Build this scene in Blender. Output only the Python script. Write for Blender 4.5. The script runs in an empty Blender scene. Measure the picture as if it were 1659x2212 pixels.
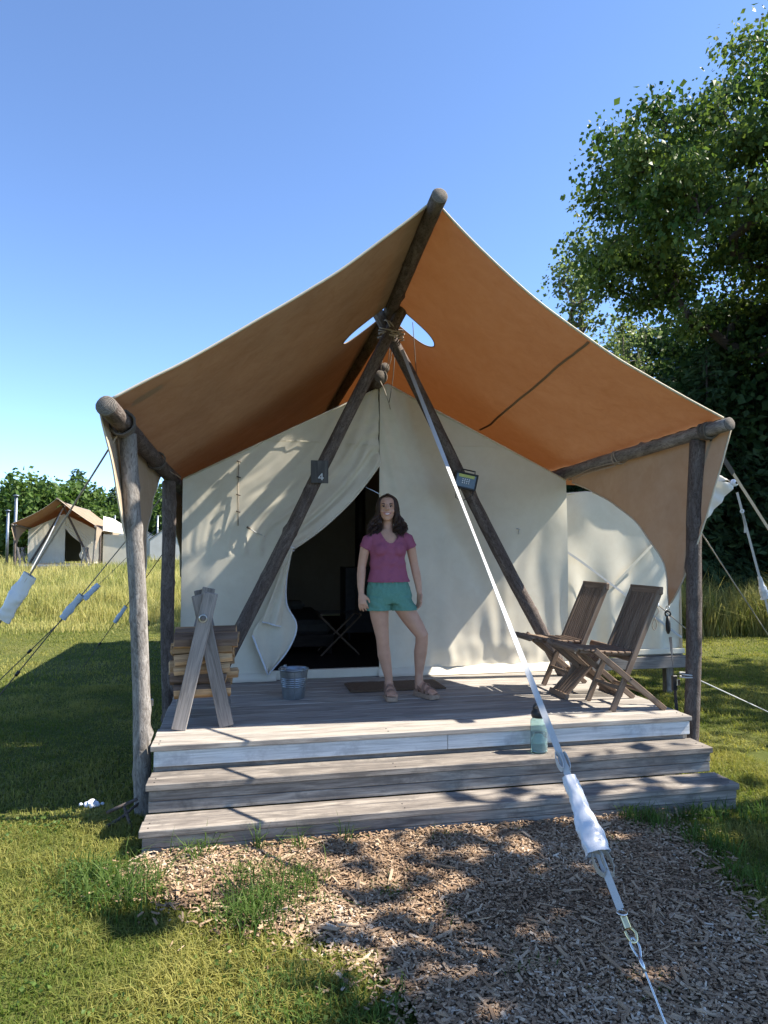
import bpy, bmesh, math, random
import numpy as np
from mathutils import Vector, Matrix, Quaternion, noise
R = math.radians
scene = bpy.context.scene
COL = scene.collection

# ---------------------------------------------------------------- camera
cam_d = bpy.data.cameras.new('camera'); cam = bpy.data.objects.new('camera', cam_d); COL.objects.link(cam)
cam_d.sensor_fit = 'VERTICAL'; cam_d.sensor_height = 36.0; cam_d.lens = 24.005
cam_d.clip_start = 0.05; cam_d.clip_end = 2000
yaw, pit = R(11.8), math.atan((1188 - 1106) / 1475)
fw = Vector((math.sin(yaw) * math.cos(pit), math.cos(yaw) * math.cos(pit), math.sin(pit)))
rt = Vector((math.cos(yaw), -math.sin(yaw), 0)); up = rt.cross(fw)
cam.matrix_world = Matrix(((rt.x, up.x, -fw.x, 0), (rt.y, up.y, -fw.y, 0), (rt.z, up.z, -fw.z, 1.75), (0, 0, 0, 1)))
scene.camera = cam
# ---------------------------------------------------------------- world, sun, exposure
SUN_TO = Vector((1.0, -0.15, 1.1)).normalized()
world = bpy.data.worlds.new('World'); scene.world = world; world.use_nodes = True
wn = world.node_tree; wn.nodes.clear()
sky = wn.nodes.new('ShaderNodeTexSky'); sky.sky_type = 'NISHITA'; sky.sun_disc = False
sky.sun_elevation = math.asin(SUN_TO.z); sky.sun_rotation = math.atan2(SUN_TO.x, SUN_TO.y)
sky.altitude = 1500; sky.air_density = 0.75; sky.dust_density = 0.05; sky.ozone_density = 4.5
bg = wn.nodes.new('ShaderNodeBackground'); bg.inputs['Strength'].default_value = 0.14
wo = wn.nodes.new('ShaderNodeOutputWorld')
wn.links.new(sky.outputs[0], bg.inputs[0]); wn.links.new(bg.outputs[0], wo.inputs[0])
sun_d = bpy.data.lights.new('sun', 'SUN'); sun_d.energy = 5.0; sun_d.angle = R(0.53); sun_d.color = (1.0, 0.93, 0.82)
sun = bpy.data.objects.new('sun', sun_d); COL.objects.link(sun)
sun.rotation_mode = 'QUATERNION'; sun.rotation_quaternion = (-SUN_TO).to_track_quat('-Z', 'Y'); sun.location = (20, -3, 20)
vs = scene.view_settings; vs.view_transform = 'Standard'; vs.look = 'None'; vs.exposure = 1.45; vs.gamma = 1.0; vs.use_curve_mapping = False
scene.render.film_transparent = False
scene.cycles.max_bounces = 8; scene.cycles.transparent_max_bounces = 8
scene.cycles.use_denoising = True

# ---------------------------------------------------------------- helpers
D = 0.51            # deck height
YW = 6.66           # front wall of the tent
def tag(o, label, cat, group=None, kind=None):
    if label: o['label'] = label
    if cat: o['category'] = cat
    if group: o['group'] = group
    if kind: o['kind'] = kind
    return o
def empty(name, loc, label=None, cat=None, group=None):
    o = bpy.data.objects.new(name, None); COL.objects.link(o); o.location = loc; o.empty_display_size = 0.1
    return tag(o, label, cat, group)
def put(name, me, parent=None, mat=None, M=None):
    if mat is not None:
        for m in (mat if isinstance(mat, (list, tuple)) else [mat]): me.materials.append(m)
    o = bpy.data.objects.new(name, me); COL.objects.link(o)
    if parent is not None:
        o.parent = parent
        p = parent; T = Vector((0, 0, 0))
        wm = wmat(p)
        o.matrix_parent_inverse = wm.inverted()
    if M is not None: o.matrix_basis = M
    return o
def wmat(o):
    m = o.matrix_basis.copy()
    if o.parent is not None: m = wmat(o.parent) @ o.matrix_parent_inverse @ m
    return m
def pym(V, F, smooth=False):
    me = bpy.data.meshes.new('mesh'); me.from_pydata([tuple(v) for v in V], [], [tuple(f) for f in F]); me.update()
    if smooth: me.shade_smooth()
    return me
def npmesh(V, F, smooth=False, **attrs):
    V = np.asarray(V, dtype=np.float32); F = np.asarray(F, dtype=np.int32); k = F.shape[1]
    me = bpy.data.meshes.new('mesh'); me.vertices.add(len(V)); me.vertices.foreach_set('co', V.ravel())
    me.loops.add(F.size); me.loops.foreach_set('vertex_index', F.ravel())
    me.polygons.add(len(F)); me.polygons.foreach_set('loop_start', np.arange(0, F.size, k, dtype=np.int32))
    me.update(calc_edges=True)
    for n, a in attrs.items():
        at = me.attributes.new(n, 'FLOAT', 'POINT'); at.data.foreach_set('value', np.asarray(a, dtype=np.float32))
    if smooth: me.shade_smooth()
    else: me.polygons.foreach_set('use_smooth', np.zeros(len(F), dtype=bool))
    return me
def bm_mesh(bm, smooth=False):
    me = bpy.data.meshes.new('mesh'); bm.normal_update(); bm.to_mesh(me); bm.free()
    if smooth: me.shade_smooth()
    return me
def boxmesh(l, w, t, bev=0.004):
    bm = bmesh.new(); bmesh.ops.create_cube(bm, size=1.0)
    for v in bm.verts: v.co = Vector((v.co.x * l, v.co.y * w, v.co.z * t))
    if bev: bmesh.ops.bevel(bm, geom=list(bm.edges), offset=bev, segments=1, affect='EDGES', profile=0.5)
    return bm_mesh(bm)
def frame(A, B, side):
    A, B = Vector(A), Vector(B); x = (B - A).normalized(); s = Vector(side)
    y = (s - x * s.dot(x)).normalized(); z = x.cross(y)
    c = (A + B) / 2
    return Matrix(((x.x, y.x, z.x, c.x), (x.y, y.y, z.y, c.y), (x.z, y.z, z.z, c.z), (0, 0, 0, 1))), (B - A).length
def bar(name, A, B, w, t, side, mat, parent, bev=0.004):
    M, l = frame(A, B, side)
    return put(name, boxmesh(l, w, t, min(bev, w * .3, t * .3)), parent, mat, M)
def board(name, c, size, mat, parent, rot=(0, 0, 0), bev=0.004):
    from mathutils import Euler
    M = Matrix.Translation(c) @ Euler(rot).to_matrix().to_4x4()
    return put(name, boxmesh(*size, bev), parent, mat, M)
def catmull(P, n):
    P = [Vector(p) for p in P]; out = []
    Q = [P[0] * 2 - P[1]] + P + [P[-1] * 2 - P[-2]]
    for i in range(1, len(Q) - 2):
        a, b, c, d = Q[i - 1], Q[i], Q[i + 1], Q[i + 2]
        for k in range(n):
            t = k / n
            out.append(0.5 * ((2 * b) + (c - a) * t + (2 * a - 5 * b + 4 * c - d) * t * t + (3 * b - a - 3 * c + d) * t ** 3))
    out.append(P[-1]); return out
def tubedata(P, rad, seg=8, caps=True):
    P = [Vector(p) for p in P]; n = len(P); V = []; F = []
    rr = rad if isinstance(rad, (list, tuple)) else [rad] * n
    t = (P[1] - P[0]).normalized(); nrm = t.orthogonal().normalized()
    for i in range(n):
        t2 = (P[min(i + 1, n - 1)] - P[max(i - 1, 0)])
        t2 = t2.normalized() if t2.length > 1e-9 else t
        nrm = (nrm - t2 * nrm.dot(t2)); nrm = nrm.normalized() if nrm.length > 1e-6 else t2.orthogonal().normalized()
        b = t2.cross(nrm); t = t2
        for k in range(seg):
            a = 2 * math.pi * k / seg; V.append(P[i] + (nrm * math.cos(a) + b * math.sin(a)) * rr[i])
    for i in range(n - 1):
        for k in range(seg):
            k2 = (k + 1) % seg; F.append((i * seg + k, i * seg + k2, (i + 1) * seg + k2, (i + 1) * seg + k))
    if caps: F.append(tuple(range(seg))[::-1]); F.append(tuple((n - 1) * seg + k for k in range(seg)))
    return V, F
def tube(name, P, rad, mat, parent, seg=8, smooth=True):
    return put(name, pym(*tubedata(P, rad, seg), smooth), parent, mat)
def merge(parts):
    V = []; F = []
    for v, f in parts:
        o = len(V); V += list(v); F += [tuple(i + o for i in q) for q in f]
    return V, F
def ribbon(name, P, w, side, mat, parent, th=0.003, taper=None):
    P = [Vector(p) for p in P]; V = []; F = []; n = len(P)
    for i, p in enumerate(P):
        t = (P[min(i + 1, n - 1)] - P[max(i - 1, 0)]).normalized()
        s = Vector(side[i]) if isinstance(side[0], (list, tuple, Vector)) else Vector(side)
        s = (s - t * s.dot(t)).normalized(); nn = t.cross(s)
        ww = w[i] if isinstance(w, (list, tuple)) else w
        for a, b in ((-1, -1), (1, -1), (1, 1), (-1, 1)): V.append(p + s * (a * ww / 2) + nn * (b * th / 2))
    for i in range(n - 1):
        for k in range(4):
            k2 = (k + 1) % 4; F.append((i * 4 + k, i * 4 + k2, i * 4 + 4 + k2, i * 4 + 4 + k))
    F.append((3, 2, 1, 0)); F.append(tuple((n - 1) * 4 + k for k in range(4)))
    return put(name, pym(V, F), parent, mat)
def lathe(prof, seg=24, smooth=True, cap=False):
    V = []; F = []
    for r, z in prof:
        for k in range(seg):
            a = 2 * math.pi * k / seg; V.append((r * math.cos(a), r * math.sin(a), z))
    for i in range(len(prof) - 1):
        for k in range(seg):
            k2 = (k + 1) % seg; F.append((i * seg + k, i * seg + k2, (i + 1) * seg + k2, (i + 1) * seg + k))
    if cap: F.append(tuple(range(seg))[::-1]); F.append(tuple((len(prof) - 1) * seg + k for k in range(seg)))
    return V, F
def log(name, A, B, r0, r1, parent, seed=0, knots=5, bend=0.02, seg=16, mats=None):
    """a peeled or barked pole, length along local X"""
    rnd = random.Random(seed); A, B = Vector(A), Vector(B); L = (B - A).length; n = max(10, int(L / 0.05))
    V = []; F = []; s1, s2 = rnd.random() * 50, rnd.random() * 50
    kn = [(rnd.uniform(.06, .94) * L, rnd.uniform(0, 6.28), rnd.uniform(.012, .024)) for _ in range(knots)]
    for i in range(n + 1):
        u = i / n; x = (u - .5) * L; r = r0 + (r1 - r0) * u
        oy = bend * math.sin(u * 3.1 + s1) * 1.0 * math.sin(math.pi * u) + .3 * bend * noise.noise((u * 4, s1, 0)); oz = bend * .8 * math.sin(u * 4 + s2) * math.sin(math.pi * u)
        for k in range(seg):
            a = 2 * math.pi * k / seg
            rr = r * (1 + .07 * noise.noise((x * 1.6, math.cos(a) * .9 + s1, math.sin(a) * .9)) + .035 * noise.noise((x * 7, math.cos(a) * 2.3 + s2, math.sin(a) * 2.3)))
            for kx, ka, kh in kn:
                dx = (u * L - kx) / .035; da = (math.atan2(math.sin(a - ka), math.cos(a - ka))) / .42
                q = dx * dx + da * da
                if q < 5: rr += kh * math.exp(-q * 1.5)
            V.append((x, oy + rr * math.cos(a), oz + rr * math.sin(a)))
    for i in range(n):
        for k in range(seg):
            k2 = (k + 1) % seg; F.append((i * seg + k, i * seg + k2, (i + 1) * seg + k2, (i + 1) * seg + k))
    nf = len(F)
    for e, base, dx in ((0, 0, -.012), (1, n * seg, .012)):
        c = len(V); x = (-.5 if e == 0 else .5) * L
        for k in range(seg):
            v = V[base + k]; V.append((x + dx * .6, v[1] * .88, v[2] * .88))
        m = len(V); V.append((x + dx, 0, 0))
        for k in range(seg):
            k2 = (k + 1) % seg
            q = (base + k, base + k2, c + k2, c + k); t3 = (c + k, c + k2, m)
            F.append(q[::-1] if e == 0 else q); F.append(t3[::-1] if e == 0 else t3)
    me = pym(V, F, True)
    mi = [0] * nf + [1] * (len(F) - nf); 
    M, _ = frame(A, B, Vector((.13, .2, 1)) if abs((B - A).normalized().z) < .9 else Vector((1, .2, 0)))
    o = put(name, me, parent, list(mats or (MAT['bark'], MAT['log_end'])), M)
    me.polygons.foreach_set('material_index', mi)
    return o

# ---------------------------------------------------------------- materials
MAT = {}
def nodes(name):
    m = bpy.data.materials.new(name); m.use_nodes = True; nt = m.node_tree; b = nt.nodes['Principled BSDF']; MAT[name] = m
    return m, nt, b
def nd(nt, t, **kw):
    n = nt.nodes.new(t)
    for k, v in kw.items():
        if hasattr(n, k) and not k[0].isupper(): setattr(n, k, v)
        else: n.inputs[k].default_value = v
    return n
def ramp(nt, fac, stops):
    r = nt.nodes.new('ShaderNodeValToRGB'); el = r.color_ramp.elements
    while len(el) < len(stops): el.new(0.5)
    for e, (p, c) in zip(el, stops): e.position = p; e.color = (*c, 1)
    nt.links.new(fac, r.inputs[0]); return r.outputs[0]
def objvec(nt, scale, rand=True):
    tc = nd(nt, 'ShaderNodeTexCoord'); v = tc.outputs['Object']
    if rand:
        oi = nd(nt, 'ShaderNodeObjectInfo'); mu = nd(nt, 'ShaderNodeVectorMath', operation='MULTIPLY_ADD')
        cv = nd(nt, 'ShaderNodeCombineXYZ'); nt.links.new(oi.outputs['Random'], cv.inputs[0]); nt.links.new(oi.outputs['Random'], cv.inputs[1])
        mu.inputs[1].default_value = (37, 53, 0); nt.links.new(cv.outputs[0], mu.inputs[0]); nt.links.new(v, mu.inputs[2]); v = mu.outputs[0]
    mp = nd(nt, 'ShaderNodeMapping'); mp.inputs['Scale'].default_value = scale; nt.links.new(v, mp.inputs[0]); return mp.outputs[0]
def noi(nt, vec, scale, detail=5, rough=.6, dist=0):
    n = nd(nt, 'ShaderNodeTexNoise', Scale=scale, Detail=detail, Roughness=rough, Distortion=dist); nt.links.new(vec, n.inputs['Vector']); return n.outputs['Fac']
def mixc(nt, fac, a, b, mode='MIX'):
    m = nd(nt, 'ShaderNodeMix', data_type='RGBA', blend_type=mode)
    for s, v in ((m.inputs[0], fac), (m.inputs[6], a), (m.inputs[7], b)):
        if isinstance(v, (int, float)): s.default_value = v
        elif isinstance(v, tuple): s.default_value = (*v, 1)
        else: nt.links.new(v, s)
    return m.outputs[2]
def bump(nt, b, h, strength=.3, dist=.01):
    n = nd(nt, 'ShaderNodeBump', Strength=strength, Distance=dist); nt.links.new(h, n.inputs['Height']); nt.links.new(n.outputs[0], b.inputs['Normal'])
def wood(name, c0, c1, c2, rough=.8, fine=1.0, bmp=.35, var=.18, stain=None):
    m, nt, b = nodes(name); b.inputs['Roughness'].default_value = rough; b.inputs['Specular IOR Level'].default_value = .25
    v = objvec(nt, (1.0, 9.0 * fine, 9.0 * fine)); n1 = noi(nt, v, 2.2, 6, .65, .9)
    v2 = objvec(nt, (1.6, 60 * fine, 60 * fine)); n2 = noi(nt, v2, 2.0, 4, .7, .2)
    col = ramp(nt, n1, [(.3, c0), (.5, c1), (.72, c2)])
    fg = ramp(nt, n2, [(.28, (.45, .45, .45)), (.55, (1, 1, 1))]); col = mixc(nt, .75, col, fg, 'MULTIPLY')
    oi = nd(nt, 'ShaderNodeObjectInfo'); vr = nd(nt, 'ShaderNodeMapRange'); nt.links.new(oi.outputs['Random'], vr.inputs[0]); vr.inputs[3].default_value = 1 - var; vr.inputs[4].default_value = 1 + var
    hsv = nd(nt, 'ShaderNodeHueSaturation'); nt.links.new(vr.outputs[0], hsv.inputs['Value']); nt.links.new(col, hsv.inputs['Color']); col = hsv.outputs[0]
    if stain:
        v3 = objvec(nt, (1, 1, 1)); n3 = noi(nt, v3, 3.5, 5, .7); col = mixc(nt, ramp(nt, n3, [(.52, (0, 0, 0)), (.68, (1, 1, 1))]), col, stain)
    nt.links.new(col, b.inputs['Base Color']); bump(nt, b, n2, bmp, .004); return m
def plain(name, col, rough=.6, metal=0, noise_amt=.15, scale=20, spec=.4, bmp=0):
    m, nt, b = nodes(name); b.inputs['Roughness'].default_value = rough; b.inputs['Metallic'].default_value = metal; b.inputs['Specular IOR Level'].default_value = spec
    v = objvec(nt, (1, 1, 1)); n = noi(nt, v, scale, 5, .6)
    c = ramp(nt, n, [(.3, tuple(x * (1 - noise_amt) for x in col)), (.7, tuple(min(1, x * (1 + noise_amt)) for x in col))])
    nt.links.new(c, b.inputs['Base Color'])
    if bmp: bump(nt, b, n, bmp, .003)
    return m
def cloth(name, col, trans, tcol, weave=900, stain=.12, rough=.9):
    """sheet fabric: diffuse front, light shining through the weave"""
    m, nt, b = nodes(name); b.inputs['Roughness'].default_value = rough; b.inputs['Specular IOR Level'].default_value = .12
    v = objvec(nt, (1, 1, 1), False); n = noi(nt, v, 1.7, 6, .6); n2 = noi(nt, v, weave * .15, 2, .5)
    c = ramp(nt, n, [(.3, tuple(x * (1 - stain) for x in col)), (.7, col)]); n3 = noi(nt, v, 7, 8, .7, .6); c = mixc(nt, .5, c, ramp(nt, n3, [(.35, tuple(1 - stain * (1.0 + .35 * k) for k in range(3))), (.62, (1, 1, 1))]), 'MULTIPLY'); nt.links.new(c, b.inputs['Base Color'])
    bump(nt, b, n2, .12, .002)
    tr = nd(nt, 'ShaderNodeBsdfTranslucent'); tr.inputs[0].default_value = (*tcol, 1)
    mx = nd(nt, 'ShaderNodeMixShader'); mx.inputs[0].default_value = trans
    out = nt.nodes['Material Output']
    nt.links.new(b.outputs[0], mx.inputs[1]); nt.links.new(tr.outputs[0], mx.inputs[2]); nt.links.new(mx.outputs[0], out.inputs[0]); return m
def leafmat(name, c0, c1, trans=.3, tc=None, rough=.45):
    m, nt, b = nodes(name); b.inputs['Roughness'].default_value = rough; b.inputs['Specular IOR Level'].default_value = .12
    at = nd(nt, 'ShaderNodeAttribute', attribute_name='tint'); c = ramp(nt, at.outputs['Fac'], [(0, c0), (1, c1)]); nt.links.new(c, b.inputs['Base Color'])
    tr = nd(nt, 'ShaderNodeBsdfTranslucent'); hs = nd(nt, 'ShaderNodeHueSaturation', Value=1.6, Saturation=1.15); nt.links.new(c, hs.inputs['Color']); nt.links.new(hs.outputs[0], tr.inputs[0])
    mx = nd(nt, 'ShaderNodeMixShader'); mx.inputs[0].default_value = trans; out = nt.nodes['Material Output']
    nt.links.new(b.outputs[0], mx.inputs[1]); nt.links.new(tr.outputs[0], mx.inputs[2]); nt.links.new(mx.outputs[0], out.inputs[0]); return m

wood('deck_wood', (.19, .168, .148), (.33, .298, .26), (.46, .42, .365), var=.14)
wood('step_wood', (.11, .095, .085), (.235, .205, .175), (.40, .355, .30), var=.16, stain=(.13, .115, .10))
wood('fascia_paint', (.46, .47, .47), (.60, .61, .60), (.66, .66, .64), var=.05, bmp=.15, stain=(.36, .36, .36))
wood('rack_wood', (.13, .118, .108), (.255, .23, .21), (.35, .315, .28), fine=1.3)
wood('teak', (.12, .08, .055), (.20, .14, .098), (.28, .21, .155), var=.14, fine=1.5)
wood('firewood', (.24, .145, .075), (.40, .255, .135), (.55, .38, .21), var=.35, fine=1.8)
wood('firewood_bark', (.09, .06, .04), (.16, .11, .08), (.24, .18, .13), var=.2)
wood('shaded_board', (.02, .016, .014), (.035, .026, .021), (.05, .037, .03))  # floor and bed boards, interior shade put into their dark colour
wood('plaque_wood', (.05, .05, .05), (.09, .088, .085), (.14, .135, .13))
m, nt, b = nodes('bark'); b.inputs['Roughness'].default_value = .85; b.inputs['Specular IOR Level'].default_value = .2
v = objvec(nt, (1, 4, 4)); n1 = noi(nt, v, 3.5, 8, .7, 1.2); v2 = objvec(nt, (9, 26, 26)); n2 = noi(nt, v2, 1.8, 5, .65, 1.5)
c = mixc(nt, .8, ramp(nt, n1, [(.3, (.12, .108, .098)), (.5, (.23, .21, .19)), (.7, (.37, .345, .315))]), ramp(nt, n2, [(.35, (.4, .38, .36)), (.55, (1, 1, 1))]), 'MULTIPLY')
nt.links.new(c, b.inputs['Base Color']); bump(nt, b, n2, .6, .012)
m, nt, b = nodes('bark_dark'); b.inputs['Roughness'].default_value = .9; b.inputs['Specular IOR Level'].default_value = .2
v = objvec(nt, (1, 4, 4)); n1 = noi(nt, v, 4, 8, .7, 1.2); v2 = objvec(nt, (9, 22, 22)); n2 = noi(nt, v2, 2.2, 5, .65, 2)
c = mixc(nt, .8, ramp(nt, n1, [(.3, (.07, .052, .045)), (.5, (.125, .1, .088)), (.7, (.21, .18, .16))]), ramp(nt, n2, [(.35, (.35, .33, .3)), (.55, (1, 1, 1))]), 'MULTIPLY')
nt.links.new(c, b.inputs['Base Color']); bump(nt, b, n2, .7, .014)
m, nt, b = nodes('log_end'); b.inputs['Roughness'].default_value = .9
tc = nd(nt, 'ShaderNodeTexCoord'); sp = nd(nt, 'ShaderNodeSeparateXYZ'); nt.links.new(tc.outputs['Object'], sp.inputs[0])
cx = nd(nt, 'ShaderNodeCombineXYZ'); nt.links.new(sp.outputs[1], cx.inputs[0]); nt.links.new(sp.outputs[2], cx.inputs[1])
wv = nd(nt, 'ShaderNodeTexWave', wave_type='RINGS', rings_direction='Z', Scale=38.0, Distortion=2.5, Detail=3.0); nt.links.new(cx.outputs[0], wv.inputs[0])
nz = noi(nt, cx.outputs[0], 60, 4, .7)
c = mixc(nt, .6, ramp(nt, wv.outputs['Fac'], [(.1, (.10, .085, .072)), (.8, (.22, .19, .16))]), ramp(nt, nz, [(.35, (.35, .33, .3)), (.6, (1, 1, 1))]), 'MULTIPLY'); nt.links.new(c, b.inputs['Base Color']); bump(nt, b, wv.outputs['Fac'], .5, .006)
cloth('canvas', (.70, .65, .53), .04, (.62, .50, .32), stain=.10)
cloth('canvas_shaded', (.34, .31, .25), .015, (.5, .4, .25))  # same tent canvas, colour darkened to paint the interior shade
cloth('fly_canvas', (.33, .252, .178), .043, (.74, .245, .065), stain=.28)
cloth('flap_canvas_sunlit', (.40, .32, .235), .030, (.66, .34, .14), stain=.2)  # same cloth as the fly, sunlight on the flaps put into a paler colour
cloth('fly_hem', (.62, .56, .44), .1, (.6, .5, .3))
cloth('white_canvas', (.74, .72, .66), .15, (.7, .66, .55))
plain('hem_white', (.66, .69, .74), .7, noise_amt=.06)
plain('webbing', (.44, .44, .43), .6, noise_amt=.08, scale=200, bmp=.2)
plain('webbing_tan', (.34, .30, .24), .8, noise_amt=.12, scale=200)
plain('seam_tan', (.20, .145, .095), .9, noise_amt=.12, scale=200)
plain('webbing_black', (.02, .021, .026), .6)
plain('sleeve_vinyl', (.54, .55, .57), .35, noise_amt=.05, scale=8, spec=.5, bmp=.15)
plain('rope', (.34, .29, .23), .9, noise_amt=.3, scale=150)
plain('rope_dark', (.10, .085, .07), .9, noise_amt=.3, scale=150)
plain('steel', (.62, .62, .60), .28, 1.0, .1)
plain('brass_snap', (.80, .66, .36), .25, 1.0, .1)
plain('black_metal', (.018, .018, .018), .5, .0, .1)
plain('galvanised', (.24, .27, .30), .42, .85, .28, 9)
plain('stove_steel', (.05, .05, .055), .45, .7, .15)
# ---------------------------------------------------------------- ground
def gz(x, y):
    y = np.asarray(y, dtype=np.float64); x = np.asarray(x, dtype=np.float64)
    r = np.clip((np.hypot(x, y) - 15) / 25, 0, None)
    return np.where(r < 1, .5 * r * r * (3 - 2 * r) * 1.0, .5 + (r - 1) * .52 * np.exp(-np.clip(r - 1, 0, 60) / 14)) 
BED = np.array([(-.42, 4.15), (-.60, 3.86), (-.28, 3.58), (.05, 3.32), (.46, 3.02), (.62, 2.66), (.72, 2.1), (.8, .9), (2.35, .7), (2.22, 2.1), (2.30, 2.7), (2.46, 3.3), (2.62, 3.75), (2.72, 4.12)])
def inpoly(P, poly):
    x, y = P[:, 0], P[:, 1]; r = np.zeros(len(P), bool); n = len(poly)
    for i in range(n):
        (x1, y1), (x2, y2) = poly[i], poly[(i + 1) % n]
        c = ((y1 > y) != (y2 > y)) & (x < (x2 - x1) * (y - y1) / (y2 - y1 + 1e-12) + x1); r ^= c
    return r
def vnoise(x, y, s, seed=0):
    """cheap smooth value noise for numpy arrays"""
    x = np.asarray(x) * s; y = np.asarray(y) * s; xi = np.floor(x); yi = np.floor(y); fx = x - xi; fy = y - yi
    h = lambda a, b: np.modf(np.abs(np.sin(a * 127.1 + b * 311.7 + seed * 17.3) * 43758.5453))[0]
    sx = fx * fx * (3 - 2 * fx); sy = fy * fy * (3 - 2 * fy)
    return (h(xi, yi) * (1 - sx) + h(xi + 1, yi) * sx) * (1 - sy) + (h(xi, yi + 1) * (1 - sx) + h(xi + 1, yi + 1) * sx) * sy
def axis(lo, hi, fine_lo, fine_hi, step):
    a = list(np.arange(fine_lo, fine_hi + 1e-6, step)); s = step; x = fine_hi
    while x < hi: s *= 1.18; x += s; a.append(x)
    s = step; x = fine_lo
    while x > lo: s *= 1.18; x -= s; a.insert(0, x)
    return np.array(a)
xs = axis(-700, 700, -14, 16, .25); ys = axis(-60, 900, -2, 20, .25)
X, Y = np.meshgrid(xs, ys); Z = gz(X, Y) + .02 * (vnoise(X, Y, .9, 3) - .5) * (np.hypot(X, Y) < 40)
nx, ny = len(xs), len(ys); idx = np.arange(nx * ny).reshape(ny, nx)
Fq = np.stack([idx[:-1, :-1], idx[:-1, 1:], idx[1:, 1:], idx[1:, :-1]], -1).reshape(-1, 4)
m, nt, b = nodes('lawn_soil'); b.inputs['Roughness'].default_value = 1; b.inputs['Specular IOR Level'].default_value = .05
v = objvec(nt, (1, 1, 1), False); n1 = noi(nt, v, .5, 6, .6); n2 = noi(nt, v, 30, 5, .7)
c = ramp(nt, n1, [(.35, (.075, .095, .025)), (.6, (.12, .125, .04))]); c = mixc(nt, .6, c, ramp(nt, n2, [(.3, (.45, .42, .35)), (.65, (1.0, 1.0, 1.0))]), 'MULTIPLY')
nt.links.new(c, b.inputs['Base Color']); bump(nt, b, n2, .6, .02)
ground = put('ground', npmesh(np.stack([X.ravel(), Y.ravel(), Z.ravel()], -1), Fq, True), None, MAT['lawn_soil']); ground['kind'] = 'structure'
# mulch bed
m, nt, b = nodes('mulch_soil'); b.inputs['Roughness'].default_value = 1; b.inputs['Specular IOR Level'].default_value = .1
v = objvec(nt, (1, 1, 1), False); n1 = noi(nt, v, 4, 6, .7); n2 = noi(nt, v, 90, 5, .7)
c = ramp(nt, n1, [(.3, (.20, .14, .09)), (.7, (.33, .24, .155))]); c = mixc(nt, .8, c, ramp(nt, n2, [(.3, (.5, .48, .45)), (.7, (1, 1, 1))]), 'MULTIPLY'); nt.links.new(c, b.inputs['Base Color']); bump(nt, b, n2, .8, .02)
gx, gy = np.meshgrid(np.arange(-.9, 2.95, .05), np.arange(.6, 4.19, .05)); n_x = gx.shape[1]; n_y = gx.shape[0]
jx = gx + .10 * (vnoise(gx, gy, 4, 5) - .5); jy = gy + .10 * (vnoise(gx, gy, 4, 8) - .5)
ins = inpoly(np.stack([jx.ravel(), jy.ravel()], -1), BED).reshape(gx.shape)
zz = .006 + .03 * vnoise(gx, gy, 1.6, 9) + .012 * vnoise(gx, gy, 9, 2); idx = np.arange(gx.size).reshape(gx.shape)
fq = np.stack([idx[:-1, :-1], idx[:-1, 1:], idx[1:, 1:], idx[1:, :-1]], -1)[ins[:-1, :-1] & ins[1:, 1:]]
def mulch_z(x, y): return .006 + .03 * vnoise(x, y, 1.6, 9) + .012 * vnoise(x, y, 9, 2)
bm = bmesh.new(); bm.from_mesh(npmesh(np.stack([gx.ravel(), gy.ravel(), zz.ravel() + .006], -1), fq)); bmesh.ops.delete(bm, geom=[v for v in bm.verts if not v.link_faces], context='VERTS')
mulch = put('mulch_bed', bm_mesh(bm), None, MAT['mulch_soil']); mulch['kind'] = 'structure'

# ---------------------------------------------------------------- deck and steps
XL, XR = -.54, 3.315
deck = empty('wooden_deck', (1.4, 4.6, 0), 'grey weathered timber deck with two front steps under the near tent', 'deck')
rnd = random.Random(4)
yb = 4.605
for i in range(17):
    w = .138; jx = rnd.uniform(-.006, .006)
    board('deck_board', ((XL + XR) / 2 + jx, yb + w / 2, D - .018 + rnd.uniform(-.0015, .0015)), (XR - XL + .012, w, .036), MAT['deck_wood'], deck)
    yb += w + .006
# fascia and the recessed strip under it
bar('fascia', (XL + .012, 4.632, D - .088), (1.415, 4.632, D - .088), .10, .026, (0, 0, 1), MAT['fascia_paint'], deck)
bar('fascia', (1.418, 4.632, D - .087), (XR - .01, 4.632, D - .087), .102, .026, (0, 0, 1), MAT['fascia_paint'], deck)
bar('riser', (XL + .015, 4.665, .36), (XR - .012, 4.665, .36), .16, .03, (0, 0, 1), MAT['step_wood'], deck)
for k, (yf, zt) in enumerate(((4.385, .34), (4.125, .17))):
    board('tread', ((XL + XR) / 2, yf + .075, zt - .02), (XR - XL + .014, .15, .04), MAT['step_wood'], deck)
    board('tread', ((XL + XR) / 2 + .003, yf + .205, zt - .0205), (XR - XL + .008, .1, .04), MAT['step_wood'], deck)
    bar('riser', (XL + .012, yf + .03, zt - .041 - .032), (XR - .006, yf + .03, zt - .041 - .032), .062, .03, (0, 0, 1), MAT['step_wood'], deck)
    bar('riser', (XL + .010, yf + .031, zt - .106 - .034), (XR - .010, yf + .031, zt - .106 - .034), .066, .03, (0, 0, 1), MAT['step_wood'], deck)
    for s, xx in ((0, XL + .022), (1, XR - .02)):
        bar('stringer', (xx, yf + .05, zt - .11), (xx, yf + .27, zt - .11), .13, .03, (0, 0, 1), MAT['step_wood'], deck)
for xx in (XL + .02, XR - .02):
    bar('rim_joist', (xx, 4.69, D - .12), (xx, 13.0, D - .12), .16, .036, (0, 0, 1), MAT['step_wood'], deck)
for xx in (XL + .1, .6, 1.4, 2.2, XR - .1):
    for yy in (4.8, 6.8, 9.0, 11.0, 12.9): bar('support_post', (xx, yy, -.1), (xx, yy, D - .21), .1, .1, (1, 0, 0), MAT['step_wood'], deck)
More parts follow.
